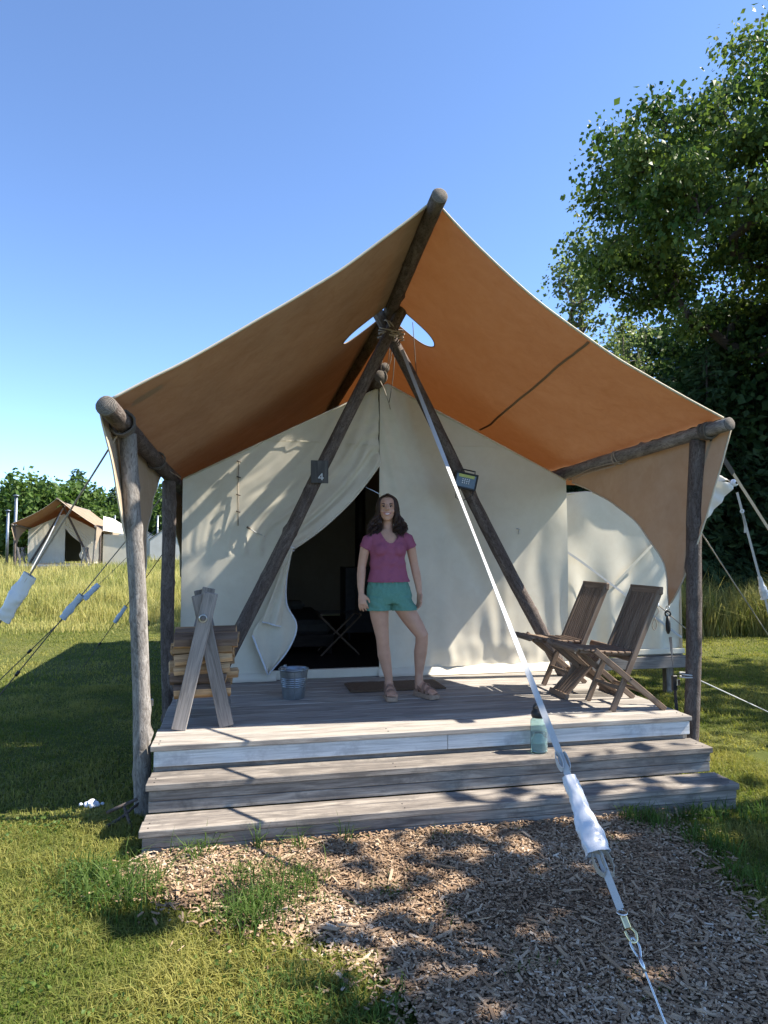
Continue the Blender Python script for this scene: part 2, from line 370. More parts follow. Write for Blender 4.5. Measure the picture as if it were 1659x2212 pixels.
board('tent_floor', ((XL + XR) / 2, 10.05, D - .02), (XR - XL, 5.9, .036), MAT['shaded_board'], deck)
# nail heads on the step ends
nm = pym(*lathe([(.0001, .002), (.004, .002), (.005, 0)], 8)); nm.materials.append(MAT['black_metal'])
for yf, zt in ((4.385, .34), (4.125, .17), (4.605, D)):
    for xx in (XL + .04, 1.0, 2.1, XR - .05):
        for dy in (.04, .11): put('nail', nm, deck, None, Matrix.Translation((xx, yf + dy, zt + .0005)))

# ---------------------------------------------------------------- timber frame of a tent
def lin(y, pts):
    return float(np.interp(y, [p[0] for p in pts], [p[1] for p in pts]))
RX = [(4.4, 1.30), (6.27, 1.375), (13.6, 1.40)]; RZ = [(4.4, 4.16), (6.27, 4.03), (13.6, 3.97)]
EX = {1: [(4.3, 3.61), (4.8, 3.58), (6.7, 3.40), (13.6, 3.42)], -1: [(4.2, -.785), (4.8, -.755), (6.7, -.655), (13.6, -.66)]}
EZ = {1: [(4.3, 2.70), (4.8, 2.685), (6.7, 2.575), (13.6, 2.55)], -1: [(4.2, 2.595), (4.8, 2.57), (6.7, 2.43), (13.6, 2.45)]}
fr = empty('log_frame', (1.4, 6.3, 0), 'weathered log frame of the near tent with crossed legs and ridge pole', 'timber frame')
DK = (None,)
def dkm(): return (MAT['bark_dark'], MAT['log_end'])
log('ridge_pole', (1.30, 4.36, 4.165), (1.375, 6.5, 4.02), .058, .062, fr, 1, 3, .008, mats=dkm())
log('ridge_pole', (1.374, 6.5, 4.02), (1.40, 13.5, 3.975), .062, .06, fr, 2, 3, .01)
log('eave_pole', (-.785, 4.22, 2.595), (-.65, 6.9, 2.42), .061, .060, fr, 3, 4, .012, mats=dkm())
log('eave_pole', (-.655, 6.9, 2.42), (-.66, 13.5, 2.45), .062, .06, fr, 13, 4, .012)
log('eave_pole', (3.60, 4.47, 2.70), (3.395, 6.9, 2.565), .052, .062, fr, 4, 4, .01)
log('eave_pole', (3.395, 6.9, 2.565), (3.42, 13.5, 2.55), .06, .055, fr, 14, 4, .012)
log('corner_post', (-.595, 4.80, -.12), (-.745, 4.74, 2.515), .056, .055, fr, 5, 12, .02)
log('corner_post', (3.455, 4.86, -.12), (3.585, 4.82, 2.62), .056, .060, fr, 6, 12, .016, mats=dkm())
log('wall_post', (-.60, 6.48, -.12), (-.655, 6.48, 2.37), .058, .06, fr, 7, 8, .02, mats=dkm())
log('wall_post', (-.60, 10.2, -.12), (-.655, 10.2, 2.38), .058, .06, fr, 17, 8, .02)
log('wall_post', (3.46, 10.2, -.12), (3.42, 10.2, 2.5), .058, .06, fr, 18, 8, .02)
log('leg', (-.262, 6.19, .515), (1.50, 6.19, 4.085), .066, .056, fr, 8, 9, .012, mats=dkm())
log('leg', (3.15, 6.33, .515), (1.25, 6.30, 4.03), .066, .056, fr, 9, 9, .02, mats=dkm())
def lashing(name, c, ax, r, n, parent, seed=0, mat='rope', rr=.007, spread=.05):
    """several turns of rope round a joint"""
    rnd = random.Random(seed); ax = Vector(ax).normalized(); u = ax.orthogonal().normalized(); w = ax.cross(u); P = []
    for i in range(n * 14 + 1):
        a = i / 14 * 2 * math.pi; q = r * (1 + .06 * math.sin(i * 1.7 + seed))
        P.append(Vector(c) + u * math.cos(a) * q + w * math.sin(a) * q + ax * (spread * (math.sin(i * .23 + seed) * .5 + (i / (n * 14) - .5))))
    return tube(name, P, rr, MAT[mat], parent, 5)
lashing('rope_lashing', (1.375, 6.245, 3.80), (0.05, -.25, 1), .118, 5, fr, 1, spread=.07)
lashing('rope_lashing', (1.37, 6.245, 3.84), (0.9, -.1, .5), .11, 2, fr, 2, spread=.05)
lashing('rope_lashing', (-.70, 5.9, 2.49), (-.05, 1, -.06), .074, 3, fr, 3, 'rope_dark', .005, .05)
lashing('rope_lashing', (3.475, 5.82, 2.62), (-.08, 1, -.05), .066, 3, fr, 4, 'rope', .005, .06)
lashing('rope_lashing', (3.583, 4.70, 2.685), (-.08, 1, -.05), .062, 4, fr, 5, 'rope_dark', .012, .06)
lashing('rope_lashing', (-.765, 4.62, 2.565), (-.05, 1, -.06), .080, 4, fr, 6, 'rope_dark', .010, .06)
tube('tie_rope', [(-.70, 5.86, 2.54), (-.64, 6.25, 2.50), (-.56, 6.60, 2.43)], .005, MAT['rope_dark'], fr, 5)
tube('tie_rope', [(-.70, 5.92, 2.42), (-.65, 6.25, 2.46), (-.56, 6.60, 2.42)], .005, MAT['rope'], fr, 5)
tube('tie_rope', [(3.47, 5.86, 2.55), (3.42, 6.2, 2.53), (3.365, 6.60, 2.48)], .006, MAT['rope'], fr, 5)
tube('tie_rope', [(3.46, 5.78, 2.58), (3.40, 6.2, 2.56), (3.36, 6.61, 2.49)], .005, MAT['rope'], fr, 5)
for k, (dx, dz) in enumerate(((-.05, .02), (.04, 0), (.07, .0))): tube('tie_rope', [(1.36 + dx, 6.3, 3.96), (1.36 + dx * .7, 6.42, 3.6), (1.335 + dx * .5, 6.45, 3.47)], .004, MAT['rope'], fr, 5)
tube('tie_rope', [(1.30, 6.40, 3.38), (1.34, 6.40, 3.30), (1.385, 6.40, 3.17), (1.40, 6.40, 3.11)], .005, MAT['rope'], fr, 5)
tube('tie_rope', [(1.45, 6.40, 3.72), (1.43, 6.40, 3.45), (1.40, 6.40, 3.24), (1.385, 6.40, 3.17)], .004, MAT['rope_dark'], fr, 5)
tube('hanging_cord', [(1.60, 6.30, 3.95), (1.64, 6.33, 3.5), (1.665, 6.35, 3.17)], .004, MAT['rope_dark'], fr, 5)

# ---------------------------------------------------------------- canvas fly
fly = empty('canvas_fly', (1.4, 6.3, 2.5), 'tan canvas rain fly stretched over the near tent, glowing orange below', 'canopy')
YC, HU, HH = 6.34, .215, .165
US = sorted(set([round(float(x), 5) for x in np.concatenate([np.linspace(0, HU * .7, 9), HU * (1 - .3 * (1 - np.linspace(0, 1, 12)) ** 2), np.linspace(HU, 1, 34) ])]))
def flypt(s, u, y):
    xr, zr = lin(y, RX), lin(y, RZ) + .062; xe, ze = lin(y, EX[s]) + s * .03, lin(y, EZ[s]) + .07
    front = max(0, 1 - (y - 4.5) / 1.6)
    sag = (.055 + .095 * front if s > 0 else .05 + .02 * front) 
    z = zr + (ze - zr) * u - sag * math.sin(math.pi * u ** .8) + .012 * noise.noise((u * 5, y * .9, s * 3)) * math.sin(math.pi * u)
    if u > .72: z += .012 * math.sin(y * 40 + 2 * noise.noise((y * 2, s, 0))) * ((u - .72) / .28) ** 2 * (1 - .6 * u)
    z += .007 * math.sin((y - .35 * u) * 34 + 3 * noise.noise((u * 3, y, s))) * math.exp(-max(0, y - 4.5) / .35) * math.sin(math.pi * min(1, u * 1.1))
    z += .010 * noise.noise((u * 2.2 + y * .6, y * 2.4 - u * 3, s * 7)) * math.sin(math.pi * u)
    return Vector((xr + (xe - xr) * u, y, z))
def yfront(s, u): return 4.51 + .055 * math.sin(math.pi * u) + (.06 * u if s > 0 else -.13 * u)
for s in (1, -1):
    parts = []
    NU = len(US) - 1
    for lo in (True, False):
        nyy = 26 if lo else 60; V = []; F = []
        for i in range(NU + 1):
            u = US[i]
            h = HH * (1 - (u / HU) ** 6) ** .6 if u < HU else 0
            for j in range(nyy + 1):
                t = j / nyy; y0, y1 = (yfront(s, u), YC - h) if lo else (YC + h, 13.4)
                V.append(flypt(s, u, y0 + (y1 - y0) * t))
        for i in range(NU):
            for j in range(nyy):
                a = i * (nyy + 1) + j; q = (a, a + 1, a + nyy + 2, a + nyy + 1); F.append(q if s > 0 else q[::-1])
        parts.append((V, F))
    bm = bmesh.new(); V, F = merge(parts); vv = [bm.verts.new(p) for p in V]
    for q in F:
        try: bm.faces.new([vv[i] for i in q])
        except ValueError: pass
    bmesh.ops.remove_doubles(bm, verts=bm.verts, dist=.0008)
    put('roof_panel', bm_mesh(bm, True), fly, MAT['fly_canvas'])
    tube('front_hem', [flypt(s, u / 40, yfront(s, u / 40)) + Vector((0, -.004, .002)) for u in range(41)], .009, MAT['fly_hem'], fly, 6)
    hu = [u for u in US if .01 < u <= HU]; hp = [flypt(s, u, YC - HH * max(0, 1 - (u / HU) ** 6) ** .6) for u in hu] + [flypt(s, u, YC + HH * max(0, 1 - (u / HU) ** 6) ** .6) for u in hu[::-1]]
    tube('vent_hem', hp, .006, MAT['fly_canvas'], fly, 5)
# seam webbing sewn under the slopes
sp0 = [(.53, 4.62), (.55, 5.24), (.58, 5.8), (.60, 6.42), (.63, 7.04), (.63, 7.4)]
ribbon('seam_webbing', [flypt(1, float(np.interp(y, [q[1] for q in sp0], [q[0] for q in sp0])), y) + Vector((-.002, 0, -.006)) for y in np.linspace(4.62, 7.4, 40)], .022, (1, 0, -.6), MAT['seam_tan'], fly, .002)
# hanging side flaps, drawn to a point
def flap(name, s, yp, zp, xp, yfr, yre, pf, pr, low=0):
    V = []; F = []; ny_, ns = 60, 22
    for i in range(ny_ + 1):
        y = yfr + (yre - yfr) * i / ny_
        xe, ze = lin(y, EX[s]) + s * .072, lin(y, EZ[s]) + .02
        t = (yp - y) / (yp - yfr) if y < yp else (y - yp) / (yre - yp)
        zl = zp + (ze - low * (y > yp) - zp) * (t ** (pf if y < yp else pr))
        for j in range(ns + 1):
            q = j / ns; z = ze + (zl - ze) * q; dep = (ze - z) / (ze - zp)
            x = xe + (xp - xe) * dep + s * .02 * math.sin(y * 13 + z * 2) * dep * (1 - .5 * dep) + s * .012 * noise.noise((y * 3, z * 3, s))
            V.append((x, y, z))
    for i in range(ny_):
        for j in range(ns):
            a = i * (ns + 1) + j; F.append((a, a + 1, a + ns + 2, a + ns + 1))
    o = put(name, pym(V, F, True), fly, MAT['flap_canvas_sunlit'])
    edge = [Vector(V[i * (ns + 1) + ns]) for i in range(ny_ + 1)]
    tube('flap_hem', edge, .007, MAT['fly_hem'], fly, 5)
    return o
flap('side_flap', 1, 5.07, 1.29, 3.45, 4.53, 6.74, 1.7, .5, .12)
flap('side_flap', -1, 5.20, 1.29, -.665, 4.36, 6.60, 1.5, .62)
flap('side_flap', 1, 8.6, 1.35, 3.50, 6.74, 13.3, .5, .5)
flap('side_flap', -1, 8.6, 1.35, -.70, 6.62, 13.3, .5, .5)

# ---------------------------------------------------------------- tent body
tent = empty('wall_tent', (1.4, 9.8, D), 'cream canvas wall tent with its door flap tied open, behind the standing person', 'tent')
TXL, TXR, TPX = -.545, 3.36, 1.425; TZL, TZR, TZP = 2.415, 2.485, 3.42; TB = D + .075
def ztop(x): return TZL + (TZP - TZL) * (x - TXL) / (TPX - TXL) if x < TPX else TZR + (TZP - TZR) * (TXR - x) / (TXR - TPX)
EDGE = catmull([(1.337, 0, 2.61), (1.225, 0, 2.452), (1.065, 0, 2.25), (.882, 0, 2.066), (.70, 0, 1.912), (.49, 0, 1.765)], 10)     # curved edge of the tied-back flap
EZs = [p.z for p in EDGE][::-1] ; EXs = [p.x for p in EDGE][::-1]
EP = np.array([(p.x, p.z) for p in EDGE])
def xedge(z):
    if z >= 2.61: return 1.337
    if z >= 1.765: return float(np.interp(z, EZs, EXs))
    return float(np.interp(z, [TB, 1.0, 1.5, 1.765], [.27, .36, .44, .49]))
def wrinkle_left(x, z):
    d = float(np.min(np.hypot(EP[:, 0] - x, EP[:, 1] - z))); w = 0
    if z > 1.70:
        g = math.exp(-d / .34); w += -.030 * g * math.sin(d * 44 + 2.2 * noise.noise((x * 1.6, z * 1.6, 4))) - .014 * g * math.sin(d * 83 + 1) - .05 * math.exp(-d / .12)
    if z > 2.4 and x > .7: w += .020 * math.sin((x - .35 * (z - 2.6)) * 42 + 2 * noise.noise((x * 2, z, 0))) * math.exp(-abs(x - 1.25) / .3) * min(1, (z - 2.4) / .3)
    dc = math.hypot(x - TXL, z - TZL); w += .003 * math.sin(math.atan2(z - TZL, x - TXL) * 26) * math.exp(-dc / .2)
    q = min(1, max(.35, (x - .1) / .5)); w += (.012 * noise.noise((x * 1.1, z * .6, 7)) + .003 * noise.noise((x * 6, z * 4, 2))) * q
    if z < 1.1: w += .012 * math.sin(x * 15 + z * 6) * (1.1 - z) / .6
    return w
def wrinkle_right(x, z):
    t = (TZR + .3 - z) / 1.9; t = min(max(t, 0), 1)
    w = .012 * math.sin(x * 7.5 + 2.2 * z + 2.4 * noise.noise((x * .7, z * .6, 3))) * (.35 + .65 * t) + .004 * math.sin(x * 27 + 3 * noise.noise((x * 2, z, 5))) * t
    w += .022 * noise.noise((x * 1.1 + z * .5, z * .5, 9)) + .004 * noise.noise((x * 7, z * 3, 1))
    if z < .95: w += .022 * noise.noise((x * 9, z * 7, 6)) * (.95 - z) / .4
    if z > 2.3: w += .012 * math.sin((x - .25 * (3 - z)) * 40) * math.exp(-abs(x - 1.4) / .25)
    w += -.05 * math.exp(-((x - 1.75 - .42 * (2.6 - z)) / .16) ** 2) * max(0, min(1, (2.7 - z) / .6)) * max(0, min(1, (z - .7) / .6)) * .55
    fall = min(1, (x - 1.337) / .05 + .2); return w * fall
def grid_panel(left):
    nx_, nz_ = (90, 120); V = []; F = []
    for j in range(nz_ + 1):
        q = j / nz_; zl = TB + (TZP - TB) * q
        for i in range(nx_ + 1):
            a = i / nx_
            if left: x0, x1 = TXL, xedge(zl)
            else: x0, x1 = 1.345, TXR
            x = x0 + (x1 - x0) * a
            V.append([x, 0, zl])
    bmx = bmesh.new(); vv = []
    for x, _, z in V: vv.append(bmx.verts.new((x, 0, z)))
    for j in range(nz_):
        for i in range(nx_):
            a = j * (nx_ + 1) + i; bmx.faces.new((vv[a], vv[a + 1], vv[a + nx_ + 2], vv[a + nx_ + 1]))
    # trim to the gable line
    co = Vector((TPX, 0, TZP)); no = Vector((-(TZP - TZL), 0, TPX - TXL)) if left else Vector((TZP - TZR, 0, TXR - TPX))
    bmesh.ops.bisect_plane(bmx, geom=bmx.verts[:] + bmx.edges[:] + bmx.faces[:], plane_co=co, plane_no=no, clear_outer=True)
    if left: bmesh.ops.bisect_plane(bmx, geom=bmx.verts[:] + bmx.edges[:] + bmx.faces[:], plane_co=Vector((1.3449, 0, 0)), plane_no=Vector((1, 0, 0)), clear_outer=True)
    else: bmesh.ops.bisect_plane(bmx, geom=bmx.verts[:] + bmx.edges[:] + bmx.faces[:], plane_co=Vector((TPX, 0, TZP)), plane_no=Vector((-(TZP - TZL), 0, TPX - TXL)), clear_outer=True)
    for v in bmx.verts:
        x, z = v.co.x, v.co.z; v.co.y = YW + (wrinkle_left(x, z) if left else wrinkle_right(x, z))
    return bm_mesh(bmx, True)
put('front_wall', grid_panel(True), tent, MAT['canvas'])
put('front_wall', grid_panel(False), tent, MAT['canvas'])
# tied-back flap hanging from its gather
G = Vector((.485, YW - .075, 1.77))
def flapcloth(name, outline_l, outline_r, y0, amp, freq, mat, back=.0, ph=0.0):
    """cloth hanging between two edge curves (top to bottom)"""
    L = catmull([(p[0], 0, p[1]) for p in outline_l], 10); Rr = catmull([(p[0], 0, p[1]) for p in outline_r], 10); n = min(len(L), len(Rr)); V = []; F = []; m_ = 26
    for i in range(n):
        t = i / (n - 1)
        for k in range(m_ + 1):
            a = k / m_; p = L[i].lerp(Rr[i], a)
            V.append((p.x, y0 - .03 * t - amp * (.3 + t) * math.sin(a * freq + ph + 1.2 * t) + back * (a - .5), p.z))
    for i in range(n - 1):
        for k in range(m_):
            a = i * (m_ + 1) + k; F.append((a, a + 1, a + m_ + 2, a + m_ + 1))
    o = put(name, pym(V, F, True), tent, MAT[mat])
    bot = [V[(n - 1) * (m_ + 1) + k] for k in range(m_ + 1)]; rgt = [V[i * (m_ + 1) + m_] for i in range(n)]
    return o, bot, rgt
YF = YW - .06
o, bot, rgt = flapcloth('door_flap', [(.44, 1.75), (.34, 1.45), (.22, 1.15), (.115, .95), (.22, .70), (.255, .60)], [(.475, 1.76), (.43, 1.50), (.43, 1.24), (.525, 1.03), (.45, .81), (.262, .58)], YF, .016, 11, 'canvas')
tube('flap_hem', rgt, .008, MAT['hem_white'], tent, 6)
o, bot, rgt = flapcloth('door_flap', [(.435, 1.77), (.35, 1.5), (.27, 1.27), (.20, 1.08)], [(.485, 1.77), (.425, 1.5), (.405, 1.27), (.375, 1.03)], YF - .05, .018, 9, 'canvas', ph=.6)
tube('flap_hem', bot, .008, MAT['hem_white'], tent, 6)
tube('flap_hem', [(.115, YF - .03, .95), (.165, YF - .05, .82), (.235, YF - .06, .645), (.258, YF - .06, .585)], .009, MAT['hem_white'], tent, 6)
lashing('flap_tie', (.468, YW - .07, 1.76), (.3, 0, 1), .035, 2, tent, 9, 'hem_white', .006, .02)
tube('flap_tie', [(.485, YW - .07, 1.77), (.42, YW - .04, 1.75), (.36, YW - .01, 1.77)], .006, MAT['hem_white'], tent, 5)
# hem along the tied-back edge, the slit, the gable
tube('door_hem', [Vector((p.x + .004, YW + wrinkle_left(p.x, p.z) - .008, p.z - .004)) for p in EDGE], .010, MAT['canvas'], tent, 6)
tube('door_hem', [(1.347, YW + wrinkle_right(1.345, z) - .004, z) for z in np.linspace(TB, 2.63, 40)], .006, MAT['canvas'], tent, 6)
tube('zip_pull', [(1.338, YW - .02, 2.66), (1.34, YW - .03, 2.62), (1.335, YW - .03, 2.585)], .008, MAT['hem_white'], tent, 6)
tube('gable_hem', [(TXL, YW - .006, TZL), (TPX, YW - .006, TZP), ], .009, MAT['canvas'], tent, 6)
tube('gable_hem', [(TPX, YW - .006, TZP), (TXR, YW - .006, TZR)], .009, MAT['canvas'], tent, 6)
ribbon('seam', [(x, YW - .012 + wrinkle_left(x, 2.80), 2.80 + .012 * math.sin(x * 3)) for x in np.linspace(.28, 1.33, 40)], .012, (0, 0, 1), MAT['canvas'], tent, .003)
ribbon('seam', [(x, YW - .006 + wrinkle_right(x, 2.82), 2.82) for x in np.linspace(1.36, 2.68, 40)], .012, (0, 0, 1), MAT['canvas'], tent, .003)
tube('wall_cord', [(-.03, YW - .02, 2.60), (-.035, YW - .018, 2.3), (-.03, YW - .02, 1.98)], .005, MAT['rope'], tent, 5)
for zz in (2.6, 2.45, 2.28, 2.12): tube('toggle', [(-.05, YW - .03, zz), (-.012, YW - .03, zz - .012)], .006, MAT['rope_dark'], tent, 6)
tube('wall_toggle', [(.05, YW - .03, 1.97), (.085, YW - .03, 1.95)], .010, MAT['rope_dark'], tent, 6)
tube('wall_cord', [(.06, YW - .03, 1.965), (.13, YW - .02, 1.92), (.22, YW - .015, 1.88)], .005, MAT['webbing'], tent, 5)
tube('wall_toggle', [(2.78, YW - .04, 1.97), (2.81, YW - .05, 1.965), (2.80, YW - .045, 1.91)], .008, MAT['webbing'], tent, 6)
# sod cloth along the deck
def sod(x0, x1, y, seed):
    V = []; F = []; n = 60
    for i in range(n + 1):
        x = x0 + (x1 - x0) * i / n; q = .012 * noise.noise((x * 8, seed, 0))
        for yy, zz in ((y + .02, TB + .012), (y - .012 + q * .5, TB - .004 + q), (y - .028 + q, D + .035), (y - .045 + q, D + .012 + abs(q) * .3), (y - .09 + q * 2, D + .006)): V.append((x, yy, zz))
    for i in range(n):
        for k in range(4): a = i * 5 + k; F.append((a, a + 5, a + 6, a + 1))
    return put('sod_cloth', pym(V, F, True), tent, MAT['canvas'])
sod(TXL, .34, YW, 1); sod(1.33, TXR, YW, 2)
bar('door_sill', (.30, YW + .02, D + .045), (1.36, YW + .02, D + .045), .085, .05, (0, 0, 1), MAT['canvas'], tent)
# side and back walls, inner roof
def sheet(name, P, mat, n=(12, 30), amp=.012):
    a, b_, c_, d = [Vector(p) for p in P]; V = []; F = []
    nn = (b_ - a).cross(d - a).normalized()
    for i in range(n[0] + 1):
        for j in range(n[1] + 1):
            s, t = i / n[0], j / n[1]; p = (a.lerp(b_, s)).lerp(d.lerp(c_, s), t); V.append(p + nn * amp * noise.noise(p * 1.5))
    for i in range(n[0]):
        for j in range(n[1]): q = i * (n[1] + 1) + j; F.append((q, q + 1, q + n[1] + 2, q + n[1] + 1))
    return put(name, pym(V, F, True), tent, MAT[mat])
sheet('side_wall', [(TXL, YW, D), (TXL, YW, TZL), (TXL, 13, TZL), (TXL, 13, D)], 'canvas_shaded')
sheet('side_wall', [(TXR, YW, D), (TXR, YW, TZR), (TXR, 13, TZR), (TXR, 13, D)], 'canvas_shaded')
sheet('roof', [(TXL, YW, TZL), (TPX, YW, TZP), (TPX, 13, TZP), (TXL, 13, TZL)], 'canvas_shaded')
sheet('roof', [(TPX, YW, TZP), (TXR, YW, TZR), (TXR, 13, TZR), (TPX, 13, TZP)], 'canvas_shaded')
put('back_wall', pym([(TXL, 13, D), (TXR, 13, D), (TXR, 13, TZR), (TPX, 13, TZP), (TXL, 13, TZL)], [(0, 1, 2, 3, 4)]), tent, MAT['canvas_shaded'])
log('tent_ridge', (1.31, 6.42, 3.43), (1.40, 12.9, 3.37), .068, .06, tent, 21, 2, .006, mats=dkm())
log('tent_ridge', (1.365, 6.50, 3.545), (1.42, 8.0, 3.50), .050, .05, tent, 22, 2, .006, mats=dkm())
# ---------------------------------------------------------------- trees
wood('tree_bark', (.03, .025, .022), (.055, .045, .04), (.09, .078, .07), rough=.95)
leafmat('verge_blade', (.10, .125, .03), (.40, .36, .14), .3, rough=.6)
leafmat('oak_leaf', (.034, .072, .018), (.125, .165, .042), .34)
leafmat('tree_leaf', (.045, .085, .02), (.11, .165, .045), .3)
leafmat('aspen_leaf', (.09, .13, .05), (.19, .23, .09), .4)
leafmat('shaded_leaf', (.018, .042, .015), (.045, .08, .026), .2)  # leaves of the right-hand wood, darkened to paint the trees' mutual shade
leafmat('shaded_needle', (.022, .045, .02), (.05, .085, .034), .12, rough=.6)  # spruces of that wood, shade from neighbouring trees put into the colour
leafmat('far_needle', (.03, .06, .025), (.07, .11, .045), .15, rough=.6)
def leaves_mesh(C, Dn, S, tint, rng, fold=.25, wide=.42):
    """one folded diamond per leaf: C centre, Dn pointing direction, S length"""
    n = len(C); Dn = Dn / np.linalg.norm(Dn, axis=1, keepdims=True); r = rng.normal(size=(n, 3)); s = np.cross(Dn, r); s /= np.linalg.norm(s, axis=1, keepdims=True); nn = np.cross(s, Dn)
    S = S[:, None]; V = np.stack([C, C + Dn * S * .45 + s * S * wide - nn * S * fold * .3, C + Dn * S, C + Dn * S * .45 - s * S * wide - nn * S * fold * .3], 1).reshape(-1, 3)
    b_ = np.arange(n)[:, None] * 4; F = np.concatenate([b_ + [0, 1, 2], b_ + [0, 2, 3]], 1).reshape(-1, 3)
    return npmesh(V, F, False, tint=np.repeat(tint, 4))
def branchy(base, top, clus, r_trunk, seed, bend=.15, wiggle=.12, seg=6, rmin=.012, droop=.0):
    """trunk plus a limb to every leaf cluster, thickness growing toward the trunk"""
    rnd = random.Random(seed); base, top = Vector(base), Vector(top); nodes_ = []; par = []; H = (top - base).length
    nt_ = 12
    for i in range(nt_ + 1):
        t = i / nt_; p = base.lerp(top, t) + Vector((rnd.uniform(-1, 1), rnd.uniform(-1, 1), 0)) * wiggle * H * .05 * math.sin(math.pi * t); nodes_.append(p); par.append(i - 1)
    chains = [list(range(nt_ + 1))]; pts = np.array([tuple(p) for p in nodes_])
    piv = base.lerp(top, .45)
    for c in sorted(clus, key=lambda q: (Vector(q) - piv).length):
        c = Vector(c); d = np.linalg.norm(pts - np.array(c), axis=1)
        ok = pts[:, 2] < c.z + .25 * (c - piv).length
        ok[:3] = False
        dd = np.where(ok, d, d + 50) + .25 * np.linalg.norm(pts - np.array(piv), axis=1); k = int(np.argmin(dd)); A = nodes_[k]
        L = (c - A).length; m_ = 3 if L < 2 else 5; ch = [k]
        for i in range(1, m_ + 1):
            t = i / m_; p = A.lerp(c, t) + Vector((rnd.gauss(0, 1), rnd.gauss(0, 1), rnd.gauss(0, .7))) * L * .05 * math.sin(math.pi * t) * 1.4 + Vector((0, 0, L * bend * math.sin(math.pi * t) * .6 - droop * L * t * t))
            nodes_.append(p); par.append(ch[-1]); ch.append(len(nodes_) - 1)
        chains.append(ch); pts = np.array([tuple(p) for p in nodes_])
    w = np.zeros(len(nodes_))
    for ch in chains: w[ch[-1]] += 1
    for i in range(len(nodes_) - 1, 0, -1): w[par[i]] += w[i]
    rad = np.maximum(rmin, r_trunk * np.sqrt(np.clip(w / w[0], 0, 1)) * .95)
    for i in range(nt_ + 1): rad[i] = max(rad[i], r_trunk * (1 - .85 * i / nt_))
    parts = []
    for q, ch in enumerate(chains):
        if len(ch) < 2: continue
        rr = [float(rad[i]) for i in ch]
        if q: rr[0] = min(rr[0], rr[1] * 1.25 + .004); rr[-1] = rmin * .6
        parts.append(tubedata([nodes_[i] for i in ch], rr, seg if q else 10, False))
    return merge(parts), [nodes_[ch[-1]] for ch in chains[1:]]
def clusters(rng, n, center, rad, shell=.55, zmin=None, keep=None):
    out = []
    while len(out) < n:
        p = rng.normal(size=3); p /= np.linalg.norm(p); r = shell + (1 - shell) * rng.random() ** .7 if rng.random() < .8 else rng.random()
        q = np.array(center) + p * r * np.array(rad)
        if zmin is not None and q[2] < zmin: continue
        if keep is not None and not keep(q): continue
        out.append(q)
    return out
def deciduous(name, base, H, center, rad, ncl, per, size, mat, seed, label, group=None, spread=.55, r_trunk=.2, droop=.5, shell=.55, zmin=None, bark='bark', extra=None, cat='tree', keep=None):
    rng = np.random.default_rng(seed); base = Vector(base)
    cl = clusters(rng, ncl, center, rad, shell, zmin, keep)
    if extra: cl += [np.array(e) for e in extra]
    (V, F), tips = branchy(base, (center[0], center[1], center[2] + rad[2] * .55), cl, r_trunk, seed)
    root = empty(name, base, label, cat, group)
    put('trunk', pym(V, F, True), root, MAT[bark])
    C = []; Dn = []; T = []
    for c in cl:
        k = int(per * rng.uniform(.6, 1.35)); sp = spread * rng.uniform(.7, 1.25)
        o = rng.normal(size=(k, 3)) * np.array([sp, sp, sp * .55]); o *= np.minimum(1, 2.1 * sp / (np.linalg.norm(o, axis=1, keepdims=True) + 1e-9)); C.append(c + o)
        d = o * .8 + rng.normal(size=(k, 3)) * .45; d[:, 2] -= droop; Dn.append(d); T.append(np.clip(rng.uniform(.1, .8) + rng.normal(size=k) * .22, 0, 1))
    C = np.concatenate(C); Dn = np.concatenate(Dn); T = np.concatenate(T)
    put('crown', leaves_mesh(C, Dn, size * rng.gamma(9, 1 / 9, len(C)).clip(.45, 1.8), T, rng), root, MAT[mat]); return root
def conifer(name, base, H, r, ntier, size, mat, seed, label, group=None, z0=.08, per=46):
    rng = np.random.default_rng(seed); base = Vector(base); root = empty(name, base, label, 'tree', group); parts = [tubedata([base + Vector((0, 0, -.2)), base + Vector((0, 0, H * .5)), base + Vector((0, 0, H))], [r * .055, r * .035, .01], 8, False)]
    C = []; Dn = []; T = []
    for i in range(ntier):
        t = z0 + (1 - z0) * (i / (ntier - 1)) ** .92; nb = max(4, int(9 * (1 - t) + 3)); ph = rng.random() * 6.28
        for k in range(nb):
            a = ph + 6.283 * k / nb + rng.normal() * .15; L = r * (1 - t) ** .82 * rng.uniform(.75, 1.12) + .12; z = H * t + rng.normal() * .08
            A = base + Vector((0, 0, z)); B = A + Vector((math.cos(a) * L, math.sin(a) * L, -L * rng.uniform(.12, .34)))
            parts.append(tubedata([A, B], [max(.012, L * .016), .005], 4, False))
            m_ = max(5, int(per * L / r)); q = rng.random(m_) ** .8; P0 = np.array(A)[None] + (np.array(B) - np.array(A))[None] * (.15 + .88 * q[:, None]); o = rng.normal(size=(m_, 3)) * np.array([.16, .16, .07]) * (.4 + L * .35); C.append(P0 + o)
            d = np.tile(np.array(B - A) / L, (m_, 1)) * 1.0 + rng.normal(size=(m_, 3)) * .5; d[:, 2] -= .25; Dn.append(d); T.append(np.clip(rng.uniform(.2, .7) + rng.normal(size=m_) * .2, 0, 1))
    C = np.concatenate(C); put('trunk', pym(*merge(parts), True), root, MAT['tree_bark'])
    put('crown', leaves_mesh(C, np.concatenate(Dn), size * rng.uniform(.7, 1.3, len(C)), np.concatenate(T), rng, wide=.22), root, MAT[mat]); return root
